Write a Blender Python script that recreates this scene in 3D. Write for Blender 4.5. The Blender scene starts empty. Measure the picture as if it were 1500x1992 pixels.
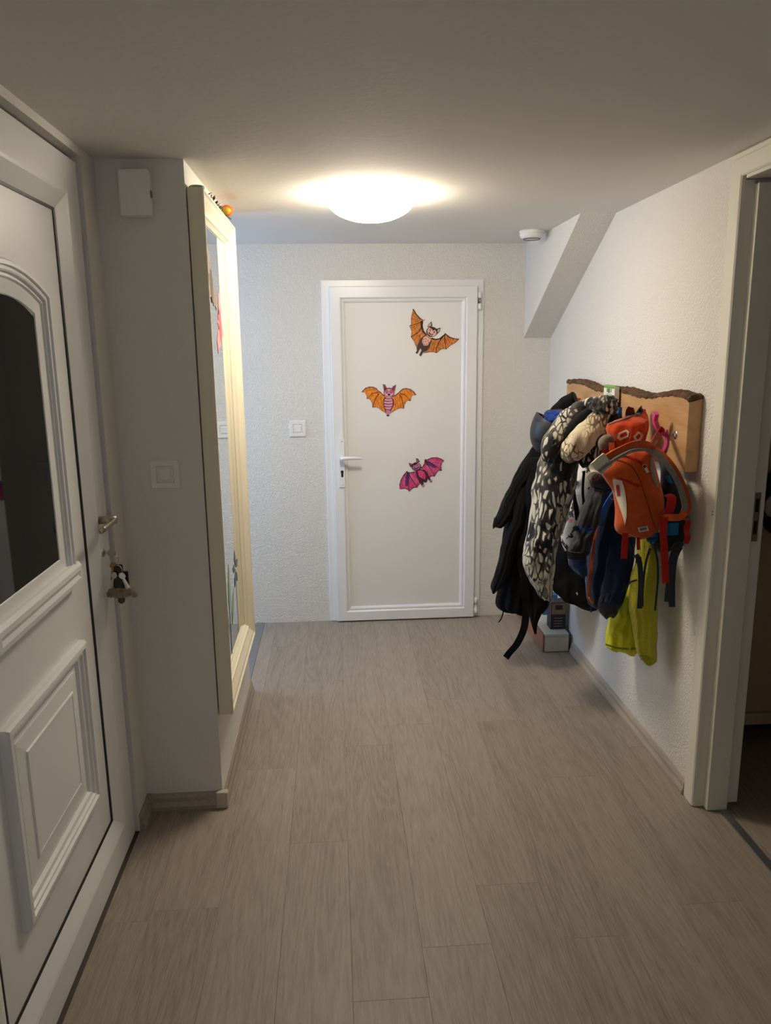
import bpy, bmesh, math, random
from mathutils import Vector, Matrix, noise
from mathutils.geometry import tessellate_polygon
random.seed(7)
S = bpy.context.scene
COL = S.collection

# ------------------------------------------------------------------ camera
F, PITCH, YAW, ROLL, CH = 1486.0, 0.2091, 0.06466, -0.01202, 1.6214
XR, YB, XL, YC, XF, H = 1.2605, 4.462, -0.4425, 2.5453, -0.711, 2.2
fw = Vector((math.sin(YAW)*math.cos(PITCH), math.cos(YAW)*math.cos(PITCH), -math.sin(PITCH)))
r0 = Vector((math.cos(YAW), -math.sin(YAW), 0)); u0 = r0.cross(fw)
CR = r0*math.cos(ROLL) + u0*math.sin(ROLL); CU = -r0*math.sin(ROLL) + u0*math.cos(ROLL)
CP = Vector((0, 0, CH))
cd = bpy.data.cameras.new('camera'); cam = bpy.data.objects.new('camera', cd); COL.objects.link(cam)
cd.sensor_fit = 'HORIZONTAL'; cd.sensor_width = 36; cd.lens = 36*F/1500; cd.clip_start = 0.02
m = Matrix((CR, CU, -fw)).transposed().to_4x4(); m.translation = CP; cam.matrix_world = m
S.camera = cam
def P(x, y, ax, v):
    """photo pixel -> point on the plane ax = v"""
    d = fw + CR*((x-750)/F) - CU*((y-996)/F); i = 'xyz'.index(ax)
    return CP + d*((v-CP[i])/d[i])

# ------------------------------------------------------------------ light
vs = S.view_settings
vs.view_transform = 'Standard'; vs.look = 'None'; vs.gamma = 1; vs.use_curve_mapping = False
vs.exposure = 0.0
W = bpy.data.worlds.new('daylight'); S.world = W; W.use_nodes = True
bg = W.node_tree.nodes['Background']; bg.inputs[0].default_value = (0.62, 0.78, 1.0, 1); bg.inputs[1].default_value = 0.55
def area(name, loc, rot, sx, sy, power, col):
    l = bpy.data.lights.new(name, 'AREA'); l.shape = 'RECTANGLE'; l.size = sx; l.size_y = sy; l.energy = power; l.color = col
    o = bpy.data.objects.new(name, l); COL.objects.link(o); o.location = loc; o.rotation_euler = rot; return o
# daylight entering by the window of the side passage and by the window behind the camera
area('passage_window_offscreen', (-2.02, 3.98, 1.45), (0, math.radians(-90), 0), 1.0, 0.7, 20.0, (0.42, 0.63, 1.0))
area('hall_window_offscreen', (0.3, -1.28, 1.5), (math.radians(90), 0, 0), 1.2, 1.1, 1.6, (0.80, 0.90, 1.0))
LAMP_E = 62.0

# ------------------------------------------------------------------ materials
def C(r, g, b):
    return tuple(((c/255)/12.92 if c/255 <= 0.04045 else ((c/255+0.055)/1.055)**2.4) for c in (r, g, b)) + (1.0,)
MATS = {}
class NT:
    def __init__(s, name):
        s.m = bpy.data.materials.new(name); s.m.use_nodes = True; s.t = s.m.node_tree; s.b = s.t.nodes['Principled BSDF']
    def n(s, typ, **kw):
        x = s.t.nodes.new('ShaderNode'+typ)
        for k, v in kw.items():
            if k in x.inputs: x.inputs[k].default_value = v
            else: setattr(x, k, v)
        return x
    def l(s, a, b): s.t.links.new(a, b)
def ramp(t, stops):
    x = t.n('ValToRGB'); e = x.color_ramp.elements
    while len(e) < len(stops): e.new(0.5)
    for i, (p, c) in enumerate(stops): e[i].position = p; e[i].color = c
    return x
def mat(name, col, rough=0.5, bump=0.0, scale=40, metal=0.0, var=0.0, spec=0.5, emit=None, dist=0.004, detail=3, sheen=0):
    if name in MATS: return MATS[name]
    t = NT(name); b = t.b
    b.inputs['Base Color'].default_value = col; b.inputs['Roughness'].default_value = rough; b.inputs['Metallic'].default_value = metal
    b.inputs['Specular IOR Level'].default_value = spec
    if sheen: b.inputs['Sheen Weight'].default_value = sheen
    if emit: b.inputs['Emission Color'].default_value = col; b.inputs['Emission Strength'].default_value = emit
    if bump or var:
        tc = t.n('TexCoord'); nz = t.n('TexNoise', Scale=scale, Detail=detail); t.l(tc.outputs['Object'], nz.inputs['Vector'])
        if bump:
            bp = t.n('Bump', Strength=bump, Distance=dist); t.l(nz.outputs['Fac'], bp.inputs['Height']); t.l(bp.outputs[0], b.inputs['Normal'])
        if var:
            n2 = t.n('TexNoise', Scale=scale*0.15, Detail=4); t.l(tc.outputs['Object'], n2.inputs['Vector'])
            rp = ramp(t, [(0.3, tuple(c*(1-var) for c in col[:3])+(1,)), (0.7, tuple(min(1, c*(1+var)) for c in col[:3])+(1,))])
            t.l(n2.outputs['Fac'], rp.inputs[0]); t.l(rp.outputs[0], b.inputs['Base Color'])
    MATS[name] = t.m; return t.m
def plaster(name, col, scale, strength, dist):
    t = NT(name); tc = t.n('TexCoord'); b = t.b
    b.inputs['Base Color'].default_value = col; b.inputs['Roughness'].default_value = 0.85
    n1 = t.n('TexNoise', Scale=scale, Detail=2.5, Roughness=0.55); t.l(tc.outputs['Object'], n1.inputs['Vector'])
    n2 = t.n('TexNoise', Scale=scale*0.3, Detail=1); t.l(tc.outputs['Object'], n2.inputs['Vector'])
    rp = ramp(t, [(0.42, (0, 0, 0, 1)), (0.62, (1, 1, 1, 1))]); t.l(n1.outputs['Fac'], rp.inputs[0])
    ad = t.n('Math', operation='MULTIPLY_ADD'); ad.inputs[1].default_value = 0.4; t.l(n2.outputs['Fac'], ad.inputs[0]); t.l(rp.outputs[0], ad.inputs[2])
    bp = t.n('Bump', Strength=strength, Distance=dist); t.l(ad.outputs[0], bp.inputs['Height']); t.l(bp.outputs[0], b.inputs['Normal'])
    MATS[name] = t.m; return t.m
WALL = plaster('wall_plaster', C(232, 229, 222), 120, 0.7, 0.003)
WALLF = plaster('fine_plaster', C(232, 229, 222), 130, 0.3, 0.002)
CEIL = plaster('ceiling_paint', C(230, 227, 220), 30, 0.10, 0.002)
PVC = mat('white_pvc', C(240, 240, 240), 0.28, var=0.02, scale=10)
PVCP = mat('white_pvc_panel', C(238, 236, 232), 0.45, bump=0.02, scale=60)
PVCG = mat('front_door_white', C(238, 238, 237), 0.35, var=0.02, scale=8)
GASK = mat('rubber_and_hole_black', C(14, 14, 15), 0.5)  # rubber seals; also painted in as the darkness inside small holes
JAMB = mat('ivory_lacquer', C(232, 228, 214), 0.4, bump=0.02, scale=50)
CREAM = mat('cream_lacquer', C(238, 229, 204), 0.32, bump=0.03, scale=30)
SWITCH = mat('switch_plastic', C(238, 237, 233), 0.35)
BOXP = mat('chime_plastic', C(238, 237, 233), 0.5)
STEEL = mat('brushed_steel', C(170, 166, 158), 0.32, metal=1.0)
NICKEL = mat('satin_nickel', C(178, 170, 152), 0.35, metal=0.9)
CHROME = mat('bright_zinc', C(205, 205, 205), 0.18, metal=1.0)
ALU = mat('aluminium_strip', C(165, 168, 172), 0.3, metal=0.85)
def wood(name, stops, gx, gy, contrast, axis='y', rough=0.45, planks=True, ring=9.0):
    """long grain along one axis with nested ring figure"""
    t = NT(name); tc = t.n('TexCoord'); oi = t.n('ObjectInfo')
    mp = t.n('Mapping'); t.l(tc.outputs['Object'], mp.inputs['Vector'])
    off = t.n('VectorMath', operation='SCALE'); cmb = t.n('CombineXYZ')
    for i in range(3):
        mm = t.n('Math', operation='MULTIPLY'); mm.inputs[1].default_value = (37.0, 91.0, 53.0)[i]; t.l(oi.outputs['Random'], mm.inputs[0]); t.l(mm.outputs[0], cmb.inputs[i])
    ad = t.n('VectorMath', operation='ADD'); t.l(mp.outputs[0], ad.inputs[0]); t.l(cmb.outputs[0], ad.inputs[1])
    def stretched(sx, sl):
        s = t.n('Mapping'); s.inputs['Scale'].default_value = (sx, sl, sx) if axis == 'y' else ((sl, sx, sx) if axis == 'x' else (sx, sx, sl))
        t.l(ad.outputs[0], s.inputs['Vector']); return s
    s1 = stretched(gx, gy); n1 = t.n('TexNoise', Scale=1.0, Detail=1.2, Roughness=0.45, Distortion=0.3); t.l(s1.outputs[0], n1.inputs['Vector'])
    mu = t.n('Math', operation='MULTIPLY'); mu.inputs[1].default_value = ring; t.l(n1.outputs['Fac'], mu.inputs[0])
    fr = t.n('Math', operation='PINGPONG'); fr.inputs[1].default_value = 0.5; t.l(mu.outputs[0], fr.inputs[0])
    s2 = stretched(210, 11); n2 = t.n('TexNoise', Scale=1.0, Detail=3.0, Roughness=0.7); t.l(s2.outputs[0], n2.inputs['Vector'])
    s3 = stretched(14, 1.2); n3 = t.n('TexNoise', Scale=1.0, Detail=3.0); t.l(s3.outputs[0], n3.inputs['Vector'])
    a1 = t.n('Math', operation='MULTIPLY_ADD'); a1.inputs[1].default_value = contrast[0]; t.l(fr.outputs[0], a1.inputs[0])
    a2 = t.n('Math', operation='MULTIPLY_ADD'); a2.inputs[1].default_value = contrast[1]; t.l(n2.outputs['Fac'], a2.inputs[0]); t.l(a1.outputs[0], a2.inputs[2])
    a3 = t.n('Math', operation='MULTIPLY_ADD'); a3.inputs[1].default_value = contrast[2]; t.l(n3.outputs['Fac'], a3.inputs[0]); t.l(a2.outputs[0], a3.inputs[2])
    a1.inputs[2].default_value = 0.5 - contrast[0]*0.25 - contrast[1]*0.5 - contrast[2]*0.5
    a4 = t.n('Math', operation='MULTIPLY_ADD'); a4.inputs[1].default_value = contrast[3]; t.l(oi.outputs['Random'], a4.inputs[0]); t.l(a3.outputs[0], a4.inputs[2])
    a5 = t.n('Math', operation='SUBTRACT'); a5.inputs[1].default_value = contrast[3]*0.5; t.l(a4.outputs[0], a5.inputs[0])
    rp = ramp(t, stops); t.l(a5.outputs[0], rp.inputs[0]); t.l(rp.outputs[0], t.b.inputs['Base Color'])
    t.b.inputs['Roughness'].default_value = rough
    bp = t.n('Bump', Strength=0.12, Distance=0.001); t.l(a2.outputs[0], bp.inputs['Height']); t.l(bp.outputs[0], t.b.inputs['Normal'])
    MATS[name] = t.m; return t.m
FLOOR = wood('laminate_oak', [(0.15, C(100, 89, 80)), (0.5, C(152, 140, 127)), (0.85, C(176, 165, 153))], 10.0, 0.8, (0.20, 0.62, 0.18, 0.07), rough=0.48, ring=14.0)
BASEB = wood('laminate_skirting', [(0.2, C(138, 126, 114)), (0.5, C(172, 160, 146)), (0.8, C(190, 179, 166))], 30.0, 1.5, (0.2, 0.5, 0.3, 0.1), rough=0.45)
SLAB = wood('beech_slab', [(0.2, C(150, 108, 66)), (0.5, C(190, 148, 100)), (0.8, C(212, 174, 128))], 9.0, 1.4, (0.25, 0.3, 0.35, 0.0), rough=0.5, ring=5.0)
BARK = mat('rough_bark', C(92, 66, 42), 0.9, bump=0.9, scale=70, var=0.45, dist=0.01)

# ------------------------------------------------------------------ mesh helpers
def link(name, me, material=None, parent=None, smooth=False):
    o = bpy.data.objects.new(name, me); COL.objects.link(o)
    if material: me.materials.append(material)
    if parent: o.parent = parent
    if smooth:
        for p in me.polygons: p.use_smooth = True
    return o
def fin(name, bm, material=None, parent=None, smooth=False, norm=True):
    if norm: bmesh.ops.recalc_face_normals(bm, faces=bm.faces)
    me = bpy.data.meshes.new(name); bm.to_mesh(me); bm.free()
    return link(name, me, material, parent, smooth)
def empty(name, loc=(0, 0, 0)):
    o = bpy.data.objects.new(name, None); o.empty_display_size = 0.05; COL.objects.link(o); return o
def thing(name, label, cat, group=None):
    o = empty(name); return tag(o, label, cat, group)
def tag(o, label, cat, group=None):
    o['label'] = label; o['category'] = cat
    if group: o['group'] = group
    return o
def struct(o, label=None):
    o['kind'] = 'structure'
    if label: o['label'] = label
    return o
def abox(bm, x0, x1, y0, y1, z0, z1, bev=0.0):
    g = bmesh.ops.create_cube(bm, size=1)
    for v in g['verts']:
        v.co = Vector((x0+(v.co.x+.5)*(x1-x0), y0+(v.co.y+.5)*(y1-y0), z0+(v.co.z+.5)*(z1-z0)))
    if bev:
        es = list({e for v in g['verts'] for e in v.link_edges}); bmesh.ops.bevel(bm, geom=es, offset=bev, segments=2, affect='EDGES', profile=0.6)
def box(name, x0, x1, y0, y1, z0, z1, material, parent=None, bev=0.0):
    bm = bmesh.new(); abox(bm, x0, x1, y0, y1, z0, z1, bev); return fin(name, bm, material, parent)
def MAPB(d=0.0): return lambda u, v, h: Vector((u, YB-d-h, v))          # back wall
def MAPL(x): return lambda u, v, h: Vector((x+h, u, v))                  # walls facing +x
def MAPR(x): return lambda u, v, h: Vector((x-h, u, v))                  # walls facing -x
def MAPY(y): return lambda u, v, h: Vector((u, y-h, v))
def offset_poly(pts, d):
    n = len(pts); out = []
    area2 = sum(pts[i][0]*pts[(i+1) % n][1]-pts[(i+1) % n][0]*pts[i][1] for i in range(n)); sg = 1 if area2 > 0 else -1
    for i in range(n):
        a, b, c = Vector(pts[i-1]), Vector(pts[i]), Vector(pts[(i+1) % n])
        e1 = (b-a).normalized(); e2 = (c-b).normalized(); n1 = Vector((-e1.y, e1.x))*sg; n2 = Vector((-e2.y, e2.x))*sg
        k = n1+n2; k = k/max(0.3, k.dot(n1)) if k.length > 1e-6 else n1
        out.append((b.x+k.x*d, b.y+k.y*d))
    return out
def ring(name, outline, prof, mp, material, parent=None, split=None, smooth=False):
    """sweep a profile [(inset, height)] round an outline, mitred; split gives a piece per edge"""
    loops = [[mp(u, v, h) for (u, v) in offset_poly(outline, d)] for d, h in prof]
    n = len(outline); objs = []
    def quads(idx):
        bm = bmesh.new(); vv = {}
        def V(k, i):
            if (k, i) not in vv: vv[(k, i)] = bm.verts.new(loops[k][i])
            return vv[(k, i)]
        for i in idx:
            j = (i+1) % n
            for k in range(len(prof)-1): bm.faces.new((V(k, i), V(k, j), V(k+1, j), V(k+1, i)))
            bm.faces.new((V(len(prof)-1, i), V(len(prof)-1, j), V(0, j), V(0, i)))
        if len(idx) == 1:
            i = idx[0]; j = (i+1) % n
            bm.faces.new([V(k, i) for k in range(len(prof))]); bm.faces.new([V(k, j) for k in range(len(prof))][::-1])
        return bm
    if split:
        for i in range(n): objs.append(fin(split[i] if isinstance(split, (list, tuple)) else split, quads([i]), material, parent, smooth))
        return objs
    return fin(name, quads(list(range(n))), material, parent, smooth)
def R4(u0, u1, v0, v1): return [(u0, v0), (u1, v0), (u1, v1), (u0, v1)]
def prism(name, pts, mp, h0, h1, material, parent=None):
    """extruded polygon from heights h0 to h1 above a mapped plane"""
    bm = bmesh.new(); n = len(pts)
    tri = tessellate_polygon([[Vector((a, b, 0)) for a, b in pts]])
    lo = [bm.verts.new(mp(a, b, h0)) for a, b in pts]; hi = [bm.verts.new(mp(a, b, h1)) for a, b in pts]
    for t in tri:
        try: bm.faces.new([hi[i] for i in t]); bm.faces.new([lo[i] for i in t][::-1])
        except ValueError: pass
    for i in range(n): bm.faces.new((lo[i], lo[(i+1) % n], hi[(i+1) % n], hi[i]))
    return fin(name, bm, material, parent)
def lathe(name, prof, seg, mtx, material, parent=None, smooth=True):
    bm = bmesh.new(); rings = []
    for r, z in prof:
        if r < 1e-6: rings.append([bm.verts.new(mtx @ Vector((0, 0, z)))])
        else: rings.append([bm.verts.new(mtx @ Vector((r*math.cos(2*math.pi*i/seg), r*math.sin(2*math.pi*i/seg), z))) for i in range(seg)])
    for a, b in zip(rings, rings[1:]):
        for i in range(seg):
            j = (i+1) % seg
            f = [a[0]] if len(a) == 1 else [a[i], a[j]]
            g = [b[0]] if len(b) == 1 else [b[j], b[i]]
            if len(f)+len(g) > 2: bm.faces.new(f+g)
    return fin(name, bm, material, parent, smooth)
def cat(pts, n):
    """Catmull-Rom resampling of tuples"""
    pts = [tuple(p) for p in pts]; out = []; k = len(pts)
    for s in range(n):
        x = s/(n-1)*(k-1); i = min(int(x), k-2); t = x-i
        a, b, c, d = pts[max(i-1, 0)], pts[i], pts[i+1], pts[min(i+2, k-1)]
        out.append(tuple(0.5*(2*b[q]+(c[q]-a[q])*t+(2*a[q]-5*b[q]+4*c[q]-d[q])*t*t+(3*b[q]-a[q]-3*c[q]+d[q])*t**3) for q in range(len(b))))
    return out
def tube(name, pts, rad, material, parent=None, seg=10, n=24, flat=1.0, noise_amp=0.0, nscale=30, smooth=True, clampx=None):
    """round tube along smoothed points (x,y,z) or with radius 4th"""
    pts = [tuple(p)[:3]+((p[3],) if len(p) > 3 else (rad,)) for p in pts]
    cs = cat(pts, n) if n else pts
    bm = bmesh.new(); rings = []; up = Vector((0.13, 0.29, 1)).normalized(); prev = None
    for i, c in enumerate(cs):
        a = Vector(cs[max(i-1, 0)][:3]); b = Vector(cs[min(i+1, len(cs)-1)][:3]); t = (b-a).normalized()
        if prev is None: prev = t.orthogonal().normalized()
        e1 = (prev-t*prev.dot(t)).normalized(); prev = e1; e2 = t.cross(e1)
        rr = []
        for s in range(seg):
            q = 2*math.pi*s/seg; p = Vector(c[:3])+(e1*math.cos(q)+e2*math.sin(q)*flat)*c[3]
            if noise_amp: p += (p-Vector(c[:3])).normalized()*noise.noise(p*nscale)*noise_amp
            if clampx: p.x = min(p.x, clampx)
            rr.append(bm.verts.new(p))
        rings.append(rr)
    for a, b in zip(rings, rings[1:]):
        for s in range(seg): bm.faces.new((a[s], a[(s+1) % seg], b[(s+1) % seg], b[s]))
    bm.faces.new(rings[0][::-1]); bm.faces.new(rings[-1])
    return fin(name, bm, material, parent, smooth)
def ribbon(name, pts, width, thick, material, parent=None, n=20, wdir=None):
    """flat strap swept along points; wdir = direction of its width"""
    cs = cat(pts, n); bm = bmesh.new(); rings = []
    for i, c in enumerate(cs):
        a = Vector(cs[max(i-1, 0)][:3]); b = Vector(cs[min(i+1, n-1)][:3]); t = (b-a).normalized()
        w = Vector(wdir) if wdir else Vector((1, -0.3, 0))
        w = (w-t*w.dot(t)).normalized(); k = t.cross(w).normalized(); c0 = Vector(c[:3]); wd = c[3] if len(c) > 3 else width
        rings.append([bm.verts.new(c0+w*wd/2*sx+k*thick/2*sk) for sx, sk in ((-1, -1), (-0.92, -1.1), (0.92, -1.1), (1, -1), (1, 1), (0.92, 1.1), (-0.92, 1.1), (-1, 1))])
    for a, b in zip(rings, rings[1:]):
        for s in range(8): bm.faces.new((a[s], a[(s+1) % 8], b[(s+1) % 8], b[s]))
    bm.faces.new(rings[0][::-1]); bm.faces.new(rings[-1])
    return fin(name, bm, material, parent)
def limx(z): return XR-0.058 if 1.17 < z < 1.48 else XR-0.012
def loft(name, rows, material, parent=None, seg=72, n=56, folds=9, famp=0.10, wr=0.006, wscale=14, seed=0, flare=1.0, sq=2.0, hollow=True, lim=True, twist=0.0):
    """hanging cloth volume. rows = (py, px_left, px_right, depth_y, half_thickness); folds deepen downwards"""
    cs = cat(rows, n); bm = bmesh.new(); rings = []
    rnd = random.Random(seed); ph = [rnd.random()*6.28 for _ in range(6)]
    for i, (py, xl, xr, dy, th) in enumerate(cs):
        A = P(xl, py, 'y', dy); B = P(xr, py, 'y', dy); c = (A+B)/2
        v = Vector((c.x, c.y, 0)).normalized(); e1 = Vector((v.y, -v.x, 0)); a = max(0.002, (B-A).dot(e1)/2); b = max(0.002, min(th, a*1.2+0.02))
        s = i/(n-1); rr = []
        for k in range(seg):
            q = 2*math.pi*k/seg+twist*s
            cx, sx = math.cos(q), math.sin(q)
            cx = math.copysign(abs(cx)**(2/sq), cx); sx = math.copysign(abs(sx)**(2/sq), sx)
            g = min(1.0, 0.25+s*flare)*famp
            f = 1+g*(0.6*math.sin(folds*q+ph[0]+1.6*math.sin(s*3+ph[1]))+0.4*math.sin((folds*2+1)*q+ph[2]+s*4))*min(1, abs(sx)+0.25)
            p = c+e1*a*cx*(1+0.25*(f-1))+v*b*sx*f*1.0
            p.z += 0.006*math.sin(3*q+ph[3])*s
            d = noise.noise_vector(p*wscale+Vector((seed*3.1, 0, 0)))*wr*(1.6 if abs(cx) < 0.9 else 0.7)
            d += noise.noise_vector(Vector((p.x, p.y, p.z*0.5))*wscale*2.3)*wr*0.5
            p += d
            if lim: p.x = min(p.x, limx(p.z)); p.y = min(p.y, YB-0.01)
            rr.append(bm.verts.new(p))
        rings.append((rr, c))
    for (ra, _), (rb, _) in zip(rings, rings[1:]):
        for k in range(seg): bm.faces.new((ra[k], ra[(k+1) % seg], rb[(k+1) % seg], rb[k]))
    for (rr, c), sg, dz in ((rings[0], -1, 0.004), (rings[-1], 1, 0.035 if hollow else -0.004)):
        ctr = sum((q.co for q in rr), Vector())/seg
        inn = [bm.verts.new(ctr+(q.co-ctr)*0.8+Vector((0, 0, dz))) for q in rr]; cv = bm.verts.new(ctr+Vector((0, 0, dz*1.6)))
        for k in range(seg):
            f1 = (rr[k], inn[k], inn[(k+1) % seg], rr[(k+1) % seg]); f2 = (inn[k], cv, inn[(k+1) % seg])
            bm.faces.new(f1 if sg > 0 else f1[::-1]); bm.faces.new(f2 if sg > 0 else f2[::-1])
    return fin(name, bm, material, parent, True)
# rows given in the coordinates of the coat-rack study crop (940,720 at 0.30667 px)
def K(x, y): return 940+x*0.306667, 720+y*0.306667
def KR(rows): return [(720+y*0.306667, 940+a*0.306667, 940+b*0.306667, d, t) for (y, a, b, d, t) in rows]
def K3(x, y, d): return P(*K(x, y), 'y', d)

# ------------------------------------------------------------------ room shell
# floor: slab and one object per laminate plank
PW, PL = 0.1955, 1.285
fl = struct(box('floor', -2.0, XR+0.07, -1.2, YB, -0.05, -0.008, mat('screed', C(90, 84, 78), 0.9)))
def plank_mesh(x0, x1, y0, y1, parent):
    bm = bmesh.new(); c = 0.0005
    x0 += 0.0003; x1 -= 0.0003; y0 += 0.0003; y1 -= 0.0003
    zt, zb = 0.0, -0.008
    q = [(x0, y0), (x1, y0), (x1, y1), (x0, y1)]; qi = [(x0+c, y0+c), (x1-c, y0+c), (x1-c, y1-c), (x0+c, y1-c)]
    cx, cy = (x0+x1)/2, (y0+y1)/2
    b = [bm.verts.new((x-cx, y-cy, zb)) for x, y in q]; mid = [bm.verts.new((x-cx, y-cy, zt-c*0.35)) for x, y in q]; t = [bm.verts.new((x-cx, y-cy, zt)) for x, y in qi]
    bm.faces.new(t)
    for i in range(4):
        j = (i+1) % 4; bm.faces.new((mid[i], mid[j], t[j], t[i])); bm.faces.new((b[i], b[j], mid[j], mid[i]))
    o = fin('plank', bm, FLOOR, parent); o.location = (cx, cy, 0); return o
def region(x0, x1, y0, y1, xo, parent, ends):
    i = math.floor((x0-xo)/PW)
    while xo+i*PW < x1-0.004:
        a = max(x0, xo+i*PW); b = min(x1, xo+(i+1)*PW)
        ye = ends.get(i, (i*0.47) % PL)
        y = ye-PL*math.ceil((ye-y0)/PL)
        while y < y1-0.004:
            c0, c1 = max(y0, y), min(y1, y+PL)
            if c1-c0 > 0.01 and b-a > 0.006: plank_mesh(a, b, c0, c1, parent)
            y += PL
        i += 1
XO = 0.0085
ENDS = {0: 2.93, 1: 1.81+0.0, 2: 3.33-0.0, 3: 1.81, 4: 2.62, 5: 3.2, -1: 2.3, -2: 2.78, -3: 3.3}
XS = XO-2*PW                                   # plank joint nearest the mirror wall
region(XS, XR+0.07, -1.2, YB, XO, fl, ENDS)
region(XL-0.015, XS, YC, YB, XO, fl, ENDS)
region(XF, XS, -1.2, YC, XO, fl, ENDS)
region(-2.0, XL-0.065, 3.5, YB, XO+0.07, fl, {})
struct(box('ceiling', -2.0, 3.4, -1.2, YB+0.05, H, H+0.06, CEIL))
# back wall with the door opening
bm = bmesh.new(); D0, D1, DZ = -0.058, 0.863, 2.008
abox(bm, -2.0, D0, YB, YB+0.14, 0, H); abox(bm, D1, XR, YB, YB+0.14, 0, H); abox(bm, D0, D1, YB, YB+0.14, DZ, H)
struct(fin('wall_back', bm, WALL))
# right wall with the doorway to the side room
JY, JY0 = 2.372, 1.45
bm = bmesh.new()
abox(bm, XR, XR+0.13, JY+0.03, YB+0.14, 0, H); abox(bm, XR, XR+0.13, -1.2, JY0-0.03, 0, H); abox(bm, XR, XR+0.13, JY0-0.03, JY+0.03, 2.155, H)
struct(fin('wall_right', bm, WALL))
# left wall round the front door
FD0, FD1, FDZ = 1.27, 2.414, 2.176
bm = bmesh.new()
abox(bm, XF-0.25, XF, FD1, YC, 0, H); abox(bm, XF-0.25, XF, -1.2, FD0, 0, H); abox(bm, XF-0.25, XF, FD0, FD1, FDZ, H)
struct(fin('wall_left', bm, WALLF))
# wall block that carries the mirror; the passage opens behind it
bm = bmesh.new(); abox(bm, -2.0, XL, YC, 3.50, 0, H); struct(fin('wall_left_projection', bm, WALLF))
# end wall of the passage with a window
bm = bmesh.new(); a0, a1, b0, b1 = 3.60, 4.36, 0.95, 1.98
abox(bm, -2.15, -2.0, 3.5, a0, 0, H); abox(bm, -2.15, -2.0, a1, YB, 0, H); abox(bm, -2.15, -2.0, a0, a1, 0, b0); abox(bm, -2.15, -2.0, a0, a1, b1, H)
struct(fin('wall_passage_end', bm, WALL))
w1 = struct(empty('window_1'), 'white framed window at the end of the side passage')
ring('', R4(a0, a1, b0, b1), [(0, 0), (0, 0.05), (0.05, 0.05), (0.05, 0)], MAPL(-2.12), PVC, w1, split='window_frame')
# wall behind the camera with a window
bm = bmesh.new(); c0, c1, e0, e1 = -0.35, 0.95, 0.9, 2.05
abox(bm, XF, c0, -1.34, -1.2, 0, H); abox(bm, c1, XR, -1.34, -1.2, 0, H); abox(bm, c0, c1, -1.34, -1.2, 0, e0); abox(bm, c0, c1, -1.34, -1.2, e1, H)
struct(fin('wall_front', bm, WALLF))
w2 = struct(empty('window_2'), 'white framed window behind the camera')
ring('', R4(c0, c1, e0, e1), [(0, 0), (0, 0.05), (0.05, 0.05), (0.05, 0)], MAPY(-1.24), PVC, w2, split='window_frame')
# boxed-in stair soffit in the upper corner
bm = bmesh.new(); pts = [(3.488, H), (YB, H), (YB, 1.678)]
A = [bm.verts.new((1.102, y, z)) for y, z in pts]; B = [bm.verts.new((XR, y, z)) for y, z in pts]
bm.faces.new(A); bm.faces.new(B[::-1])
for i in range(3): bm.faces.new((A[i], A[(i+1) % 3], B[(i+1) % 3], B[i]))
struct(fin('wall_soffit', bm, WALL), 'sloping boxed soffit between ceiling and corner')
# skirting: profiled strip
SKP = [(0, 0), (0.019, 0), (0.019, 0.014), (0.012, 0.030), (0.011, 0.045), (0.005, 0.058), (0, 0.060)]
def skirting(name, a, b, nrm, material=BASEB):
    a, b, nrm = Vector(a), Vector(b), Vector(nrm); bm = bmesh.new()
    c = (a+b)/2
    A = [bm.verts.new(a+nrm*d+Vector((0, 0, h))) for d, h in SKP]; B = [bm.verts.new(b+nrm*d+Vector((0, 0, h))) for d, h in SKP]
    bm.faces.new(A); bm.faces.new(B[::-1]); k = len(SKP)
    for i in range(k): bm.faces.new((A[i], A[(i+1) % k], B[(i+1) % k], B[i]))
    return struct(fin(name, bm, material))
skirting('baseboard_right', (XR, 2.468, 0), (XR, 3.835, 0), (-1, 0, 0))
skirting('baseboard_left', (XL, YC-0.004, 0), (XL, 3.50, 0), (1, 0, 0))
skirting('baseboard_left_return', (XF+0.019, YC, 0), (XL, YC, 0), (0, -1, 0))
skirting('baseboard_left_front', (XF, FD1+0.006, 0), (XF, YC, 0), (1, 0, 0))
CAP = mat('skirting_cap', C(196, 186, 172), 0.4)
bm = bmesh.new(); abox(bm, XL-0.022, XL+0.022, YC-0.023, YC+0.004, 0.0, 0.064, 0.006); struct(fin('trim_1', bm, CAP), 'pale plastic corner cap on the skirting')
bm = bmesh.new(); abox(bm, XF+0.001, XF+0.024, YC-0.022, YC, 0.0, 0.063, 0.004); struct(fin('trim_2', bm, BASEB), 'inner corner piece of the skirting')
# metal thresholds
box_t = box('trim_3', XL-0.065, XL-0.015, 3.50, YB, -0.004, 0.004, ALU, None, 0.0015); struct(box_t, 'metal threshold strip of the passage')
box_t = box('trim_4', XR+0.07, XR+0.10, JY0, JY-0.01, -0.004, 0.004, ALU, None, 0.0015); struct(box_t, 'metal threshold strip of the side room')

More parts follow.
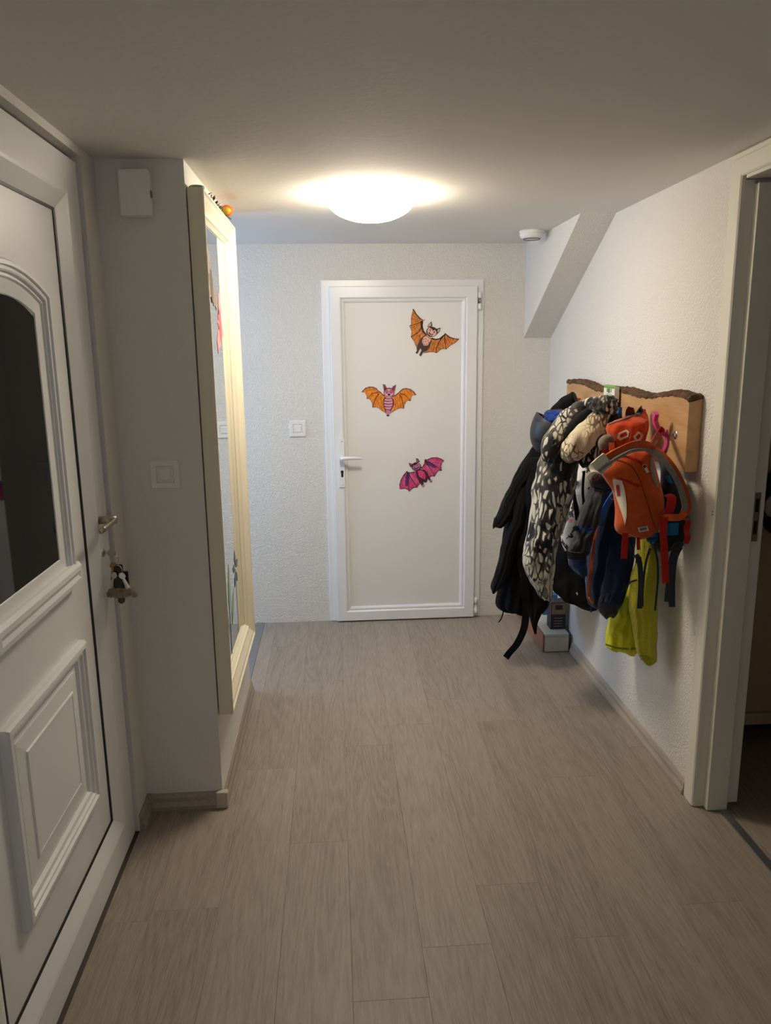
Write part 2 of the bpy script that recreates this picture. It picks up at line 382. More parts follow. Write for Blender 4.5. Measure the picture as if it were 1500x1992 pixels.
# ------------------------------------------------------------------ back door (door_1)
d1 = struct(empty('door_1'), 'white plastic panel door with three paper bats')
mb = MAPB()
fr = [(0.0, -0.05), (0.0, 0.010), (0.004, 0.014), (0.050, 0.014), (0.050, -0.05)]
ring('', [(D0, 0.001), (D0, DZ), (D1, DZ), (D1, 0.001)], fr, mb, PVC, d1, split=['frame_side', 'frame_head', 'frame_side', 'frame_sill'])
S0, S1, SZ0, SZ1 = -0.014, 0.823, 0.007, 1.970
sp = [(0, 0.016), (0, 0.036), (0.004, 0.040), (0.058, 0.040), (0.064, 0.036), (0.067, 0.028), (0.067, 0.016)]
ring('', [(S0, SZ0), (S0, SZ1), (S1, SZ1), (S1, SZ0)], sp, mb, PVC, d1, split=['stile', 'rail', 'stile', 'rail'])
gb = [(0.067, 0.016), (0.067, 0.030), (0.072, 0.033), (0.080, 0.031), (0.087, 0.022), (0.087, 0.016)]
ring('', [(S0, SZ0), (S0, SZ1), (S1, SZ1), (S1, SZ0)], gb, mb, PVC, d1, split='glazing_bead')
prism('panel', R4(S0+0.062, S1-0.062, SZ0+0.062, SZ1-0.062), mb, 0.008, 0.0175, PVCP, d1)
# lever on a long plate
hp = prism('handle_plate', [(0.020, 0.842), (0.024, 0.838), (0.047, 0.838), (0.051, 0.842), (0.051, 1.121), (0.047, 1.125), (0.024, 1.125), (0.020, 1.121)], mb, 0.040, 0.050, PVC, d1)
hy = YB-0.05
tube('handle', [(0.036, hy, 1.012, 0.011), (0.036, hy-0.03, 1.012, 0.010), (0.040, hy-0.045, 1.013, 0.011), (0.075, hy-0.048, 1.015, 0.010), (0.12, hy-0.046, 1.013, 0.008), (0.150, hy-0.044, 1.011, 0.006)], 0.01, PVC, d1, n=28)
for z in (1.108, 0.855): lathe('screw_cap', [(0, 0.003), (0.006, 0.002), (0.007, 0)], 14, Matrix.Translation((0.0355, hy+0.0005, z)) @ Matrix.Rotation(math.radians(90), 4, 'X'), SWITCH, d1)
ky = prism('keyhole_shade', [(0.0355+0.0085*math.cos(a), 0.929+0.0085*math.sin(a)) for a in [math.radians(x) for x in range(-40, 221, 20)]] + [(0.030, 0.898), (0.041, 0.898)], mb, 0.0495, 0.0512, GASK, d1)  # solid black shape; the shade inside the lock opening is painted in
for z, n_ in ((1.885, 'hinge'), (0.075, 'hinge')):
    h = lathe(n_, [(0, 0), (0.010, 0), (0.011, 0.002), (0.011, 0.030), (0.008, 0.031), (0.008, 0.062), (0.011, 0.063), (0.011, 0.096), (0, 0.098)], 14, Matrix.Translation((S1+0.013, YB-0.028, z-0.045)), PVC, d1)
lathe('hinge_pin', [(0, 0), (0.0085, 0), (0.0085, 0.028), (0, 0.028)], 12, Matrix.Translation((S1+0.013, YB-0.028, 1.885-0.012)), STEEL, d1)

# ------------------------------------------------------------------ front door (door_2)
d2 = struct(empty('door_2'), 'white front door with arched dark glass and moulded panel')
ml = MAPL(XF-0.018)
ring('', [(FD0+0.004, 0.001), (FD1-0.006, 0.001), (FD1-0.006, FDZ-0.006), (FD0+0.004, FDZ-0.006)], [(0, -0.08), (0, -0.012), (0.03, -0.012), (0.03, -0.08)], ml, PVCG, d2, split=['frame_sill', 'frame_side', 'frame_head', 'frame_side'])
E0, E1, EZ0, EZ1 = 1.290, 2.398, 0.006, 2.158
ring('', R4(E0, E1, EZ0, EZ1), [(0, -0.03), (0, 0.004), (0.003, 0.008), (0.098, 0.008), (0.106, 0.006), (0.150, -0.012), (0.158, -0.018), (0.158, -0.03)], ml, PVCG, d2, split=['rail', 'stile', 'rail', 'stile'])
G = R4(E0+0.157, E1-0.157, EZ0+0.133, EZ1-0.135)
ring('gasket', R4(E0+0.150, E1-0.150, EZ0+0.145, EZ1-0.145), [(0.004, -0.03), (0.004, -0.012), (0.0125, -0.0135), (0.0125, -0.03)], ml, GASK, d2)
prism('panel', R4(E0+0.155, E1-0.155, EZ0+0.150, EZ1-0.150), ml, -0.035, -0.0165, PVCG, d2)
# arched glazing: glass outline and stepped moulding
def arch(u0, u1, v0, v1, rise, n=14):
    pts = [(u0, v0), (u1, v0)]; cu = (u0+u1)/2; hw = (u1-u0)/2
    for i in range(n+1):
        s = 1-2*i/n; pts.append((cu+hw*s, v1-rise+rise*(1-s*s)))
    return pts
GU0, GU1, GV0, GV1 = 1.650, 2.020, 1.082, 1.752
ol = arch(GU0-0.082, GU1+0.082, GV0-0.078, GV1+0.083, 0.062)
steps = [(0, -0.0165), (0.0, -0.004), (0.006, 0.004), (0.016, 0.006), (0.018, 0.000), (0.026, 0.002), (0.030, 0.001), (0.032, -0.006), (0.040, -0.005), (0.044, -0.010), (0.078, -0.012), (0.082, -0.0165)]
ring('glazing_moulding', ol, steps, ml, PVCG, d2)
ring('sill_moulding', R4(GU0-0.095, GU1+0.095, GV0-0.090, GV0-0.028), [(0, -0.016), (0.0, 0.004), (0.008, 0.014), (0.020, 0.015), (0.0305, 0.010), (0.0305, -0.016)], ml, PVCG, d2)
GLASS = NT('dark_reflective_glass'); GLASS.b.inputs['Base Color'].default_value = C(9, 10, 12); GLASS.b.inputs['Roughness'].default_value = 0.03; GLASS.b.inputs['Specular IOR Level'].default_value = 0.3; GLASS = GLASS.m
prism('glass_pane', arch(GU0-0.004, GU1+0.004, GV0-0.004, GV1+0.004, 0.045), ml, -0.0165, -0.0145, GLASS, d2)
# lower moulded panel: raised frame and inner raised field
pr = [(0, -0.0165), (0, 0.000), (0.006, 0.006), (0.018, 0.007), (0.022, 0.000), (0.030, 0.001), (0.034, -0.006), (0.044, -0.008), (0.050, -0.0165)]
ring('', R4(1.572, 2.112, 0.325, 0.822), pr, ml, PVCG, d2, split='panel_moulding')
ring('raised_field', R4(1.640, 2.045, 0.392, 0.755), [(0, -0.0165), (0.0, -0.014), (0.040, -0.010), (0.043, -0.006), (0.050, -0.006), (0.050, -0.0165)], ml, PVCG, d2)
prism('field', R4(1.688, 1.997, 0.440, 0.707), ml, -0.0165, -0.0075, PVCG, d2)
# lever handle
hx = XF-0.010; hyy = P(193, 1012, 'x', hx).y; hz = P(193, 1012, 'x', hx).z
hd = lathe('handle_neck', [(0, 0), (0.0125, 0), (0.0125, 0.052), (0.0, 0.054)], 18, Matrix.Translation((hx, hyy, hz)) @ Matrix.Rotation(math.radians(90), 4, 'Y'), NICKEL, d2)
tube('handle', [(hx+0.044, hyy+0.006, hz), (hx+0.044, hyy-0.04, hz-0.003), (hx+0.040, hyy-0.115, hz-0.006)], 0.0115, NICKEL, d2, n=14, seg=12, flat=0.8)
lathe('lock_rose', [(0.003, 0.003), (0.011, 0.003), (0.013, 0.0)], 20, Matrix.Translation((hx, hyy+0.008, hz-0.105)) @ Matrix.Rotation(math.radians(90), 4, 'Y'), NICKEL, d2)

# ------------------------------------------------------------------ doorway to the side room (door_3)
d3 = struct(empty('door_3'), 'ivory lined doorway without a leaf in view')
mr = MAPR(XR)
CT = 2.196
co = [(0, 0), (0, 0.010), (0.004, 0.013), (0.016, 0.013), (0.020, 0.016), (0.068, 0.016), (0.073, 0.012), (0.073, 0)]
def casing(outline, idx, nm):
    loops = [[mr(u, v, h) for (u, v) in offset_poly(outline, d)] for d, h in co]
    bm = bmesh.new(); i = idx; j = idx+1
    A = [bm.verts.new(l[i]) for l in loops]; B = [bm.verts.new(l[j]) for l in loops]; k = len(co)
    bm.faces.new(A); bm.faces.new(B[::-1])
    for q in range(k): bm.faces.new((A[q], A[(q+1) % k], B[(q+1) % k], B[q]))
    return fin(nm, bm, JAMB, d3)
oc = [(2.463, -0.1), (2.463, CT), (JY0-0.09, CT), (JY0-0.09, -0.1)]
oc = [(2.463, 0.004), (2.463, CT), (JY0-0.09, CT), (JY0-0.09, 0.004), ]
# bottoms stay level: long outline below the floor cut by explicit end points
def casing2(u_out, u_in, nm):
    bm = bmesh.new(); sgn = 1 if u_out > u_in else -1
    A = [bm.verts.new(mr(u_out-sgn*d, 0.004, h)) for d, h in co]; B = [bm.verts.new(mr(u_out-sgn*d, CT-d, h)) for d, h in co]; k = len(co)
    bm.faces.new(A); bm.faces.new(B[::-1])
    for q in range(k): bm.faces.new((A[q], A[(q+1) % k], B[(q+1) % k], B[q]))
    return fin(nm, bm, JAMB, d3)
casing2(2.463, 2.379, 'casing'); casing2(JY0-0.09, JY0-0.006, 'casing')
bm = bmesh.new()
A = [bm.verts.new(mr(2.463-d, CT-d, h)) for d, h in co]; B = [bm.verts.new(mr(JY0-0.09+d, CT-d, h)) for d, h in co]; k = len(co)
bm.faces.new(A); bm.faces.new(B[::-1])
for q in range(k): bm.faces.new((A[q], A[(q+1) % k], B[(q+1) % k], B[q]))
fin('casing_head', bm, JAMB, d3)
box('jamb', XR-0.008, XR+0.030, JY+0.016, JY+0.03, 0.002, 2.113, JAMB, d3, 0.002)
box('jamb_lining', XR+0.026, XR+0.100, JY-0.012, JY+0.03, 0.002, 2.100, JAMB, d3, 0.003)
box('jamb_rebate', XR+0.098, XR+0.145, JY+0.004, JY+0.03, 0.02, 2.113, JAMB, d3, 0.003)
box('jamb_lining', XR-0.008, XR+0.145, JY0-0.03, JY0-0.004, 0.002, 2.113, JAMB, d3, 0.003)
box('head_lining', XR-0.008, XR+0.145, JY0-0.004, JY+0.004, 2.113, 2.150, JAMB, d3, 0.003)
sp_ = box('strike_plate', XR+0.106, XR+0.128, JY+0.000, JY+0.006, 0.985, 1.150, STEEL, d3, 0.001)
for z0_, z1_ in ((1.010, 1.055), (1.085, 1.130)): box('strike_hole_shade', XR+0.111, XR+0.123, JY-0.0008, JY+0.003, z0_, z1_, GASK, sp_)  # nothing cut out; black boxes stand in for the shade inside
# two tiny dark star stickers on the casing
for zz in (1.083, 1.073):
    st = prism('star_sticker', [((0.0042 if i % 2 == 0 else 0.0018)*math.cos(math.pi/2+i*math.pi/5)+2.405, (0.0042 if i % 2 == 0 else 0.0018)*math.sin(math.pi/2+i*math.pi/5)+zz) for i in range(10)], mr, 0.016, 0.0164, GASK)
    tag(st, 'tiny black star sticker on the ivory door casing', 'sticker', 'star stickers on the casing')

# ------------------------------------------------------------------ side room glimpse
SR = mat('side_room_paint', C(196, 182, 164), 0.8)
fl2 = struct(box('floor_side_room', XR+0.10, 3.4, 0.2, 4.0, -0.05, -0.008, mat('screed', C(90, 84, 78), 0.9)))
region(XR+0.10, 3.4, 0.2, 4.0, XO, fl2, {})
bm = bmesh.new(); abox(bm, XR+0.13, 3.4, 3.9, 4.0, 0, H); struct(fin('wall_side_room_back', bm, SR))
bm = bmesh.new(); abox(bm, 3.4, 3.5, 0.2, 4.0, 0, H); struct(fin('wall_side_room_right', bm, SR))
bm = bmesh.new(); abox(bm, XR+0.13, 3.4, 0.1, 0.2, 0, H); struct(fin('wall_side_room_front', bm, SR))
cb = thing('wardrobe', 'beige wardrobe on legs in the dim side room', 'wardrobe')
BEI = mat('beige_laminate', C(190, 168, 138), 0.5, bump=0.02)
box('body', 1.50, 2.6, 2.80, 3.35, 0.145, 2.0, BEI, cb, 0.004)
box('plinth_board', 1.49, 2.61, 2.785, 3.35, 0.095, 0.143, mat('beige_plinth', C(200, 182, 156), 0.5), cb, 0.004)
for x in (1.55, 2.55):
    for y in (2.85, 3.30): box('leg', x-0.02, x+0.02, y-0.02, y+0.02, 0.0, 0.095, GASK, cb, 0.003)

# ------------------------------------------------------------------ mirror
GM0, GM1, GZ0, GZ1 = 2.556, 3.352, 0.352, 2.122
mm_ = thing('wall_mirror', 'tall cream framed mirror hung on the wall block', 'mirror')
mx = MAPL(XL+0.004)
fp = [(d_*0.78, h_) for d_, h_ in [(0, 0), (0, 0.046), (0.004, 0.050), (0.012, 0.050), (0.017, 0.045), (0.030, 0.042), (0.052, 0.032), (0.066, 0.026), (0.070, 0.030), (0.078, 0.030), (0.082, 0.024), (0.094, 0.014), (0.094, 0)]]
ring('', R4(GM0, GM1, GZ0, GZ1), fp, mx, CREAM, mm_, split='frame_rail')
MG = NT('mirror_silver'); MG.b.inputs['Base Color'].default_value = (0.86, 0.88, 0.87, 1); MG.b.inputs['Metallic'].default_value = 1; MG.b.inputs['Roughness'].default_value = 0.01
prism('mirror_glass', R4(GM0+0.072, GM1-0.072, GZ0+0.072, GZ1-0.072), mx, 0.002, 0.012, MG.m, mm_)

# ------------------------------------------------------------------ paper bats
def pcol(name, c, rough=0.6): return mat(name, c, rough)
INK = pcol('ink_brown', C(52, 34, 28)); INKP = pcol('ink_plum', C(70, 24, 46)); INKB = pcol('ink_black', C(30, 20, 28))
def strokes(mat_name, c0, c1, sx, sy, ang, scale=260):
    t = NT(mat_name); tc = t.n('TexCoord'); mp = t.n('Mapping'); mp.inputs['Rotation'].default_value = (0, ang, 0); mp.inputs['Scale'].default_value = (sx, 1, sy)
    t.l(tc.outputs['Object'], mp.inputs['Vector']); nz = t.n('TexNoise', Scale=scale, Detail=2); t.l(mp.outputs[0], nz.inputs['Vector'])
    rp = ramp(t, [(0.35, c0), (0.62, c1)]); t.l(nz.outputs['Fac'], rp.inputs[0]); t.l(rp.outputs[0], t.b.inputs['Base Color']); t.b.inputs['Roughness'].default_value = 0.6
    return t.m
OR1 = strokes('orange_crayon', C(176, 84, 20), C(240, 150, 58), 1, 0.2, 0.3)
OR2 = strokes('amber_crayon', C(206, 98, 10), C(250, 166, 30), 1, 0.15, 0.1)
MAG = strokes('magenta_crayon', C(176, 22, 84), C(236, 92, 150), 1, 0.2, 0.5)
def bat(label, pts_to_uv, spec, mp, base=0.0):
    root = thing('paper_bat', label, 'decoration', None)
    h = base
    for nm, polys, mt, lv, par in spec:
        for poly in polys:
            uv = [pts_to_uv(x, y) for x, y in poly]
            prism(nm, uv, mp, base+lv*0.0006, base+lv*0.0006+0.0007, mt, root)
    return root
def circ(cx, cy, rx, ry=None, n=18): ry = ry or rx; return [(cx+rx*math.cos(2*math.pi*i/n), cy+ry*math.sin(2*math.pi*i/n)) for i in range(n)]
def line(pts, w):
    """polygon of a tapering stroke"""
    L, Rr = [], []
    for i, p in enumerate(pts):
        a = Vector(pts[max(i-1, 0)]); b = Vector(pts[min(i+1, len(pts)-1)]); t = (b-a).normalized(); nrm = Vector((-t.y, t.x)); ww = w*(1-0.45*i/(len(pts)-1))/2
        L.append((p[0]+nrm.x*ww, p[1]+nrm.y*ww)); Rr.append((p[0]-nrm.x*ww, p[1]-nrm.y*ww))
    return L+Rr[::-1]
PANH = 0.0178
def uvmap(x0, y0, sc):
    def f(x, y):
        q = P(x0+x*sc, y0+y*sc, 'y', YB-PANH); return (q.x, q.z)
    return f
lw = [(270, 130), (340, 245), (420, 330), (500, 375), (540, 360), (535, 382), (500, 400), (490, 520), (510, 610), (570, 700), (500, 740), (440, 800), (400, 880), (350, 990), (330, 940), (295, 850), (225, 755), (240, 700), (245, 620), (195, 510), (235, 480), (232, 380), (240, 260)]
rw = [(685, 780), (760, 805), (860, 790), (930, 740), (985, 690), (985, 650), (1010, 690), (1100, 755), (1200, 790), (1305, 800), (1220, 880), (1100, 945), (1015, 1030), (960, 1015), (900, 1025), (800, 1115), (740, 1090), (640, 1090), (510, 1115), (590, 1060), (660, 950), (690, 850)]
def closed_line(poly, w): return [line([poly[i], poly[(i+1) % len(poly)]], w) for i in range(len(poly))]
bat('brown bat cut-out with dark orange wings and dotted belly on the back door', uvmap(780, 590, 0.08667), [
    ('wing', [lw, rw], OR1, 1, None),
    ('wing_outline', [line([(270, 130), (340, 245), (420, 330), (500, 385)], 30), line([(470, 400), (465, 520), (500, 630), (570, 710)], 60), line([(685, 785), (770, 815), (870, 795), (985, 700)], 40), line([(985, 680), (1100, 765), (1200, 795), (1300, 803)], 26)] + [line([lw[i], lw[i+1]], 12) for i in range(13, 22)] + [line([rw[i], rw[i+1]], 12) for i in range(9, 18)], INK, 2, None),
    ('wing_rib', [line([(480, 400), (380, 450), (195, 512)], 20), line([(470, 520), (400, 640), (225, 755)], 24), line([(960, 720), (860, 860), (800, 1000), (795, 1115)], 26), line([(985, 700), (985, 850), (1015, 1030)], 22)], INK, 2, None),
    ('wing_line', [line([(a, b), (c, d)], 7) for a, b, c, d in ((430, 360, 262, 210), (430, 370, 248, 270), (430, 385, 240, 340), (430, 400, 242, 420), (440, 440, 250, 560), (440, 470, 250, 620), (430, 620, 270, 760), (450, 680, 300, 830), (440, 700, 335, 900), (1030, 740, 1200, 850), (1020, 760, 1140, 900), (1005, 790, 1060, 960), (930, 850, 940, 1010), (900, 870, 870, 1030), (850, 880, 830, 1060), (790, 850, 720, 1070), (760, 850, 660, 1070), (740, 840, 620, 1050))], INK, 2, None),
    ('body', [[(570, 700), (500, 740), (430, 810), (370, 940), (350, 1020), (360, 1060), (325, 1110), (350, 1135), (380, 1120), (410, 1050), (440, 1010), (460, 1060), (410, 1150), (430, 1190), (460, 1180), (490, 1110), (580, 1070), (650, 970), (690, 850), (670, 760)]], pcol('bat_brown', C(70, 48, 42)), 3, None),
    ('ear', [[(595, 530), (620, 470), (685, 405), (705, 510), (650, 530)], [(795, 575), (890, 545), (870, 620), (820, 690)]], INK, 3, None),
    ('ear_lining', [[(608, 520), (630, 475), (670, 435), (675, 505)], [(825, 590), (872, 570), (855, 620), (822, 660)]], pcol('ear_beige', C(226, 190, 168)), 4, None),
    ('head', [circ(692, 638, 126, 112)], INK, 4, None),
    ('face', [[(590, 610), (635, 548), (690, 575), (715, 622), (755, 592), (800, 640), (780, 710), (730, 738), (650, 720), (602, 680)]], pcol('bat_peach', C(238, 184, 160)), 5, None),
    ('mouth', [line([(625, 650), (650, 690), (690, 705), (725, 690)], 30)], INK, 6, None),
    ('eye', [circ(655, 600, 22, 28), circ(745, 645, 22, 28)], pcol('eye_pink', C(196, 120, 104)), 6, None),
    ('pupil', [circ(655, 602, 9), circ(745, 647, 9)], INK, 7, None),
    ('belly', [[(590, 715), (660, 760), (670, 830), (600, 945), (510, 950), (470, 860), (500, 770)]], pcol('bat_peach', C(238, 184, 160)), 4, None),
    ('belly_dot', [circ(x, y, 13, n=8) for x, y in ((583, 745), (625, 755), (555, 795), (508, 808), (640, 785), (608, 832), (498, 864), (556, 858), (620, 880), (518, 918), (575, 915))], pcol('dot_red', C(120, 58, 52)), 5, None)], mb, PANH)
l2 = [(110, 335), (180, 255), (260, 220), (350, 215), (430, 240), (490, 310), (530, 330), (590, 390), (650, 430), (610, 500), (600, 600), (620, 700), (680, 820), (590, 770), (500, 700), (430, 680), (360, 690), (350, 580), (310, 510), (260, 480), (225, 490), (225, 420), (190, 350)]
r2 = [(820, 440), (920, 390), (990, 330), (1050, 270), (1130, 250), (1220, 265), (1300, 315), (1370, 395), (1290, 400), (1250, 450), (1245, 540), (1180, 520), (1130, 560), (1095, 640), (1085, 715), (1000, 700), (900, 740), (770, 820), (840, 710), (860, 600), (850, 500)]
MAU = pcol('mauve_ink', C(128, 74, 90)); PNK = pcol('bat_pink', C(226, 160, 178))
bat('pink striped bat cut-out with amber wings and wide eyes on the back door', uvmap(695, 735, 0.08333), [
    ('wing', [l2, r2], OR2, 1, None),
    ('wing_outline', [line([l2[i], l2[i+1]], 34 if i < 8 else 14) for i in range(0, 22) if i not in (8, 9, 10, 11)] + [line([r2[i], r2[i+1]], 34 if i < 7 else 14) for i in range(0, 17)], MAU, 2, None),
    ('wing_rib', [line([(500, 340), (360, 360), (240, 470)], 26), line([(505, 370), (420, 490), (365, 680)], 34), line([(990, 370), (1110, 390), (1235, 520)], 26), line([(985, 390), (1040, 480), (1085, 700)], 34)], pcol('rib_red', C(150, 40, 24)), 2, None),
    ('wing_line', [line([(a, b), (c, d)], 9) for a, b, c, d in ((470, 460, 430, 640), (520, 430, 470, 650), (560, 450, 530, 680), (580, 520, 570, 720), (380, 400, 290, 470), (900, 470, 890, 700), (940, 460, 950, 690), (980, 440, 1010, 670), (1100, 440, 1180, 510), (260, 280, 200, 320), (340, 270, 260, 310), (1150, 300, 1240, 400), (1220, 300, 1280, 360))], pcol('rib_red', C(150, 40, 24)), 2, None),
    ('body', [[(650, 440), (800, 440), (860, 520), (862, 620), (820, 720), (770, 800), (740, 890), (690, 880), (670, 810), (620, 700), (600, 600), (610, 500)]], pcol('bat_wine', C(150, 38, 62)), 3, None),
    ('belly', [[(670, 450), (790, 450), (825, 540), (820, 640), (780, 730), (740, 740), (760, 760), (745, 870), (690, 865), (680, 760), (650, 700), (620, 600), (640, 510)]], PNK, 4, None),
    ('belly_stripe', [line([(630, 475), (730, 490), (815, 478)], 18), line([(615, 535), (730, 550), (830, 535)], 20), line([(615, 600), (730, 618), (830, 600)], 22), line([(630, 668), (730, 680), (810, 668)], 20), line([(660, 735), (730, 745), (785, 735)], 16), line([(718, 750), (716, 870)], 12), circ(715, 878, 34, 20)], INKP, 5, None),
    ('ear', [[(590, 145), (650, 155), (695, 240), (625, 310)], [(910, 155), (830, 195), (800, 250), (880, 310)]], pcol('ear_grey', C(120, 104, 108)), 3, None),
    ('ear_lining', [[(622, 190), (655, 200), (680, 255), (632, 300)], [(878, 190), (835, 215), (812, 255), (868, 300)]], pcol('bat_wine', C(150, 38, 62)), 4, None),
    ('head', [circ(740, 340, 128, 112)], pcol('bat_wine2', C(150, 62, 84)), 4, None),
    ('face', [circ(738, 352, 108, 92)], PNK, 5, None),
    ('eye', [circ(690, 325, 38), circ(788, 325, 38)], pcol('bat_wine', C(150, 38, 62)), 6, None), ('eye_white', [circ(690, 325, 20), circ(788, 325, 20)], PNK, 7, None), ('pupil', [circ(690, 325, 9), circ(788, 325, 9)], INKP, 8, None),
    ('mouth', [circ(740, 392, 28, 26)], INKB, 6, None)], mb, PANH)
l3 = [(360, 500), (400, 540), (500, 530), (600, 510), (620, 620), (680, 730), (710, 820), (660, 860), (635, 925), (560, 920), (500, 950), (430, 1030), (390, 980), (300, 945), (180, 970), (170, 880), (200, 750), (260, 630)]
r3 = [(740, 420), (800, 360), (840, 270), (840, 190), (900, 200), (1000, 150), (1130, 135), (1250, 165), (1340, 220), (1280, 270), (1265, 370), (1280, 480), (1200, 470), (1150, 530), (1100, 630), (1020, 620), (960, 660), (900, 540), (820, 460)]
VIO = pcol('violet_crayon', C(92, 46, 110)); LIL = pcol('bat_lilac', C(182, 124, 158))
bat('magenta and violet bat cut-out with closed eyes on the back door', uvmap(765, 880, 0.07333), [
    ('wing', [l3, r3], MAG, 1, None),
    ('wing_print', [[(375, 540), (460, 560), (430, 680), (400, 880), (330, 900), (300, 720), (330, 600)], [(850, 220), (960, 240), (1080, 310), (1180, 400), (1080, 410), (960, 360), (870, 330)]], VIO, 2, None),  # violet areas printed on the wings
    ('wing_outline', [line([l3[i], l3[(i+1) % 18]], 26 if i > 14 or i < 3 else 18) for i in range(18)] + [line([r3[i], r3[(i+1) % 19]], 26 if i < 8 else 18) for i in range(18)], INKP, 3, None),
    ('wing_rib', [line([(370, 520), (390, 740), (425, 1010)], 22), line([(390, 530), (520, 760), (635, 915)], 20), line([(850, 210), (1050, 320), (1275, 470)], 22), line([(850, 230), (980, 420), (1095, 625)], 20)], INKP, 3, None),
    ('wing_line', [line([(a, b), (c, d)], 8) for a, b, c, d in ((410, 560, 560, 780), (430, 560, 620, 800), (450, 560, 660, 780), (330, 620, 240, 900), (320, 640, 290, 920), (880, 350, 960, 560), (900, 350, 1010, 580), (920, 340, 1060, 580), (960, 350, 1130, 520), (1000, 230, 1230, 250), (1000, 250, 1230, 330))], pcol('line_pale', C(236, 170, 196)), 3, None),
    ('body', [[(600, 490), (720, 440), (820, 460), (900, 550), (980, 680), (1030, 760), (1010, 795), (980, 790), (920, 690), (880, 800), (790, 780), (830, 890), (800, 925), (770, 910), (700, 780), (620, 640)]], INKP, 4, None),
    ('belly', [[(640, 490), (740, 460), (830, 520), (860, 620), (850, 720), (760, 690), (680, 640)]], pcol('bat_rose', C(206, 50, 112)), 5, None),
    ('belly_dot', [circ(x, y, 11, n=8) for x, y in ((700, 520), (740, 500), (690, 570), (740, 560), (780, 540), (720, 610), (770, 600), (740, 640))], pcol('line_pale', C(236, 170, 196)), 6, None),
    ('foot', [circ(795, 880, 26, 40), circ(990, 745, 24, 40)], LIL, 5, None),
    ('ear', [[(410, 275), (500, 300), (500, 390), (450, 380)], [(605, 150), (660, 170), (710, 260), (610, 250)]], INKP, 4, None),
    ('ear_lining', [[(435, 295), (485, 315), (478, 350)], [(622, 180), (650, 190), (670, 240), (625, 240)]], LIL, 5, None),
    ('head', [circ(612, 375, 128, 116)], INKP, 5, None), ('face', [[(510, 390), (540, 340), (590, 340), (615, 310), (660, 280), (710, 300), (715, 380), (680, 440), (600, 465), (540, 450)]], LIL, 6, None),
    ('eye', [line([(540, 395), (560, 380), (585, 390)], 14), line([(620, 350), (645, 335), (670, 345)], 14)], INKP, 7, None),
    ('mouth', [line([(555, 425), (620, 432), (690, 380)], 34)], INKP, 7, None)], mb, PANH)

# decorations stuck on the mirror glass
def muv(poly): return poly
mg = XL+0.004+0.012
GRB = mat('grey_paper', C(128, 116, 104), 0.7); PKB = mat('pale_pink_paper', C(226, 150, 150), 0.7)
def bat_shape(cu, cv, s, tilt):
    base = [(-1, 0.15), (-0.75, 0.42), (-0.4, 0.35), (-0.2, 0.12), (-0.14, 0.4), (0, 0.3), (0.14, 0.4), (0.2, 0.12), (0.4, 0.35), (0.75, 0.42), (1, 0.15), (0.72, 0.02), (0.6, -0.2), (0.38, -0.12), (0.2, -0.3), (0.06, -0.6), (-0.06, -0.6), (-0.2, -0.3), (-0.38, -0.12), (-0.6, -0.2), (-0.72, 0.02)]
    c, q = math.cos(tilt), math.sin(tilt)
    return [(cu+s*(x*c-y*q), cv+s*(x*q+y*c)) for x, y in base]
mirror_map = MAPL(mg)
t_ = thing('paper_bat', 'grey bat cut-out stuck near the top of the mirror glass', 'decoration'); prism('wing', bat_shape(2.86, 1.86, 0.13, -0.9), mirror_map, 0.0006, 0.0014, GRB, t_); prism('body', [(2.86+0.028*math.cos(a*.5236), 1.85+0.06*math.sin(a*.5236)) for a in range(12)], mirror_map, 0.0014, 0.002, mat('dark_grey_paper', C(84, 74, 70), 0.7), t_)
t_ = thing('paper_bat', 'pale pink bat cut-out stuck on the mirror glass below the grey one', 'decoration'); prism('wing', bat_shape(3.02, 1.72, 0.13, 1.1), mirror_map, 0.0006, 0.0014, PKB, t_); prism('body', [(3.02+0.028*math.cos(a*.5236), 1.72+0.06*math.sin(a*.5236)) for a in range(12)], mirror_map, 0.0014, 0.002, mat('pink_paper', C(214, 96, 110), 0.7), t_)
GRS = mat('pale_green_sticker', C(140, 176, 150), 0.5); BLS = mat('slate_blue_sticker', C(86, 104, 130), 0.5)
t_ = thing('window_sticker', 'green and slate plant sticker low on the mirror glass', 'sticker')
for k_, (cu, cv, a_, l_) in enumerate(((2.86, 0.62, 1.4, 0.20), (2.82, 0.56, 2.0, 0.16), (2.91, 0.56, 1.0, 0.16))):
    dx_, dz_ = math.cos(a_), math.sin(a_); leaf = [(cu+dx_*l_*s_-dz_*w_, cv+dz_*l_*s_+dx_*w_) for s_, w_ in ((0, 0), (0.3, 0.025), (0.65, 0.022), (1, 0), (0.65, -0.022), (0.3, -0.025))]
    prism('leaf', leaf, mirror_map, 0.0006, 0.0016, GRS if k_ != 1 else BLS, t_)
prism('stem', [(2.857, 0.46), (2.863, 0.46), (2.863, 0.64), (2.857, 0.64)], mirror_map, 0.0002, 0.0012, BLS, t_)
t_ = thing('window_sticker', 'slate blue flower sticker low on the mirror glass beside the green one', 'sticker')
for k_ in range(5):
    a_ = math.pi/2+k_*1.2566; leaf = [(3.08+math.cos(a_+q)*r_, 0.74+math.sin(a_+q)*r_) for q, r_ in ((0, 0.012), (0.35, 0.05), (0, 0.08), (-0.35, 0.05))]
    prism('petal', leaf, mirror_map, 0.0006, 0.0016, BLS, t_)
prism('stem', [(3.077, 0.47), (3.083, 0.47), (3.083, 0.74), (3.077, 0.74)], mirror_map, 0.0001, 0.0011, GRS, t_)
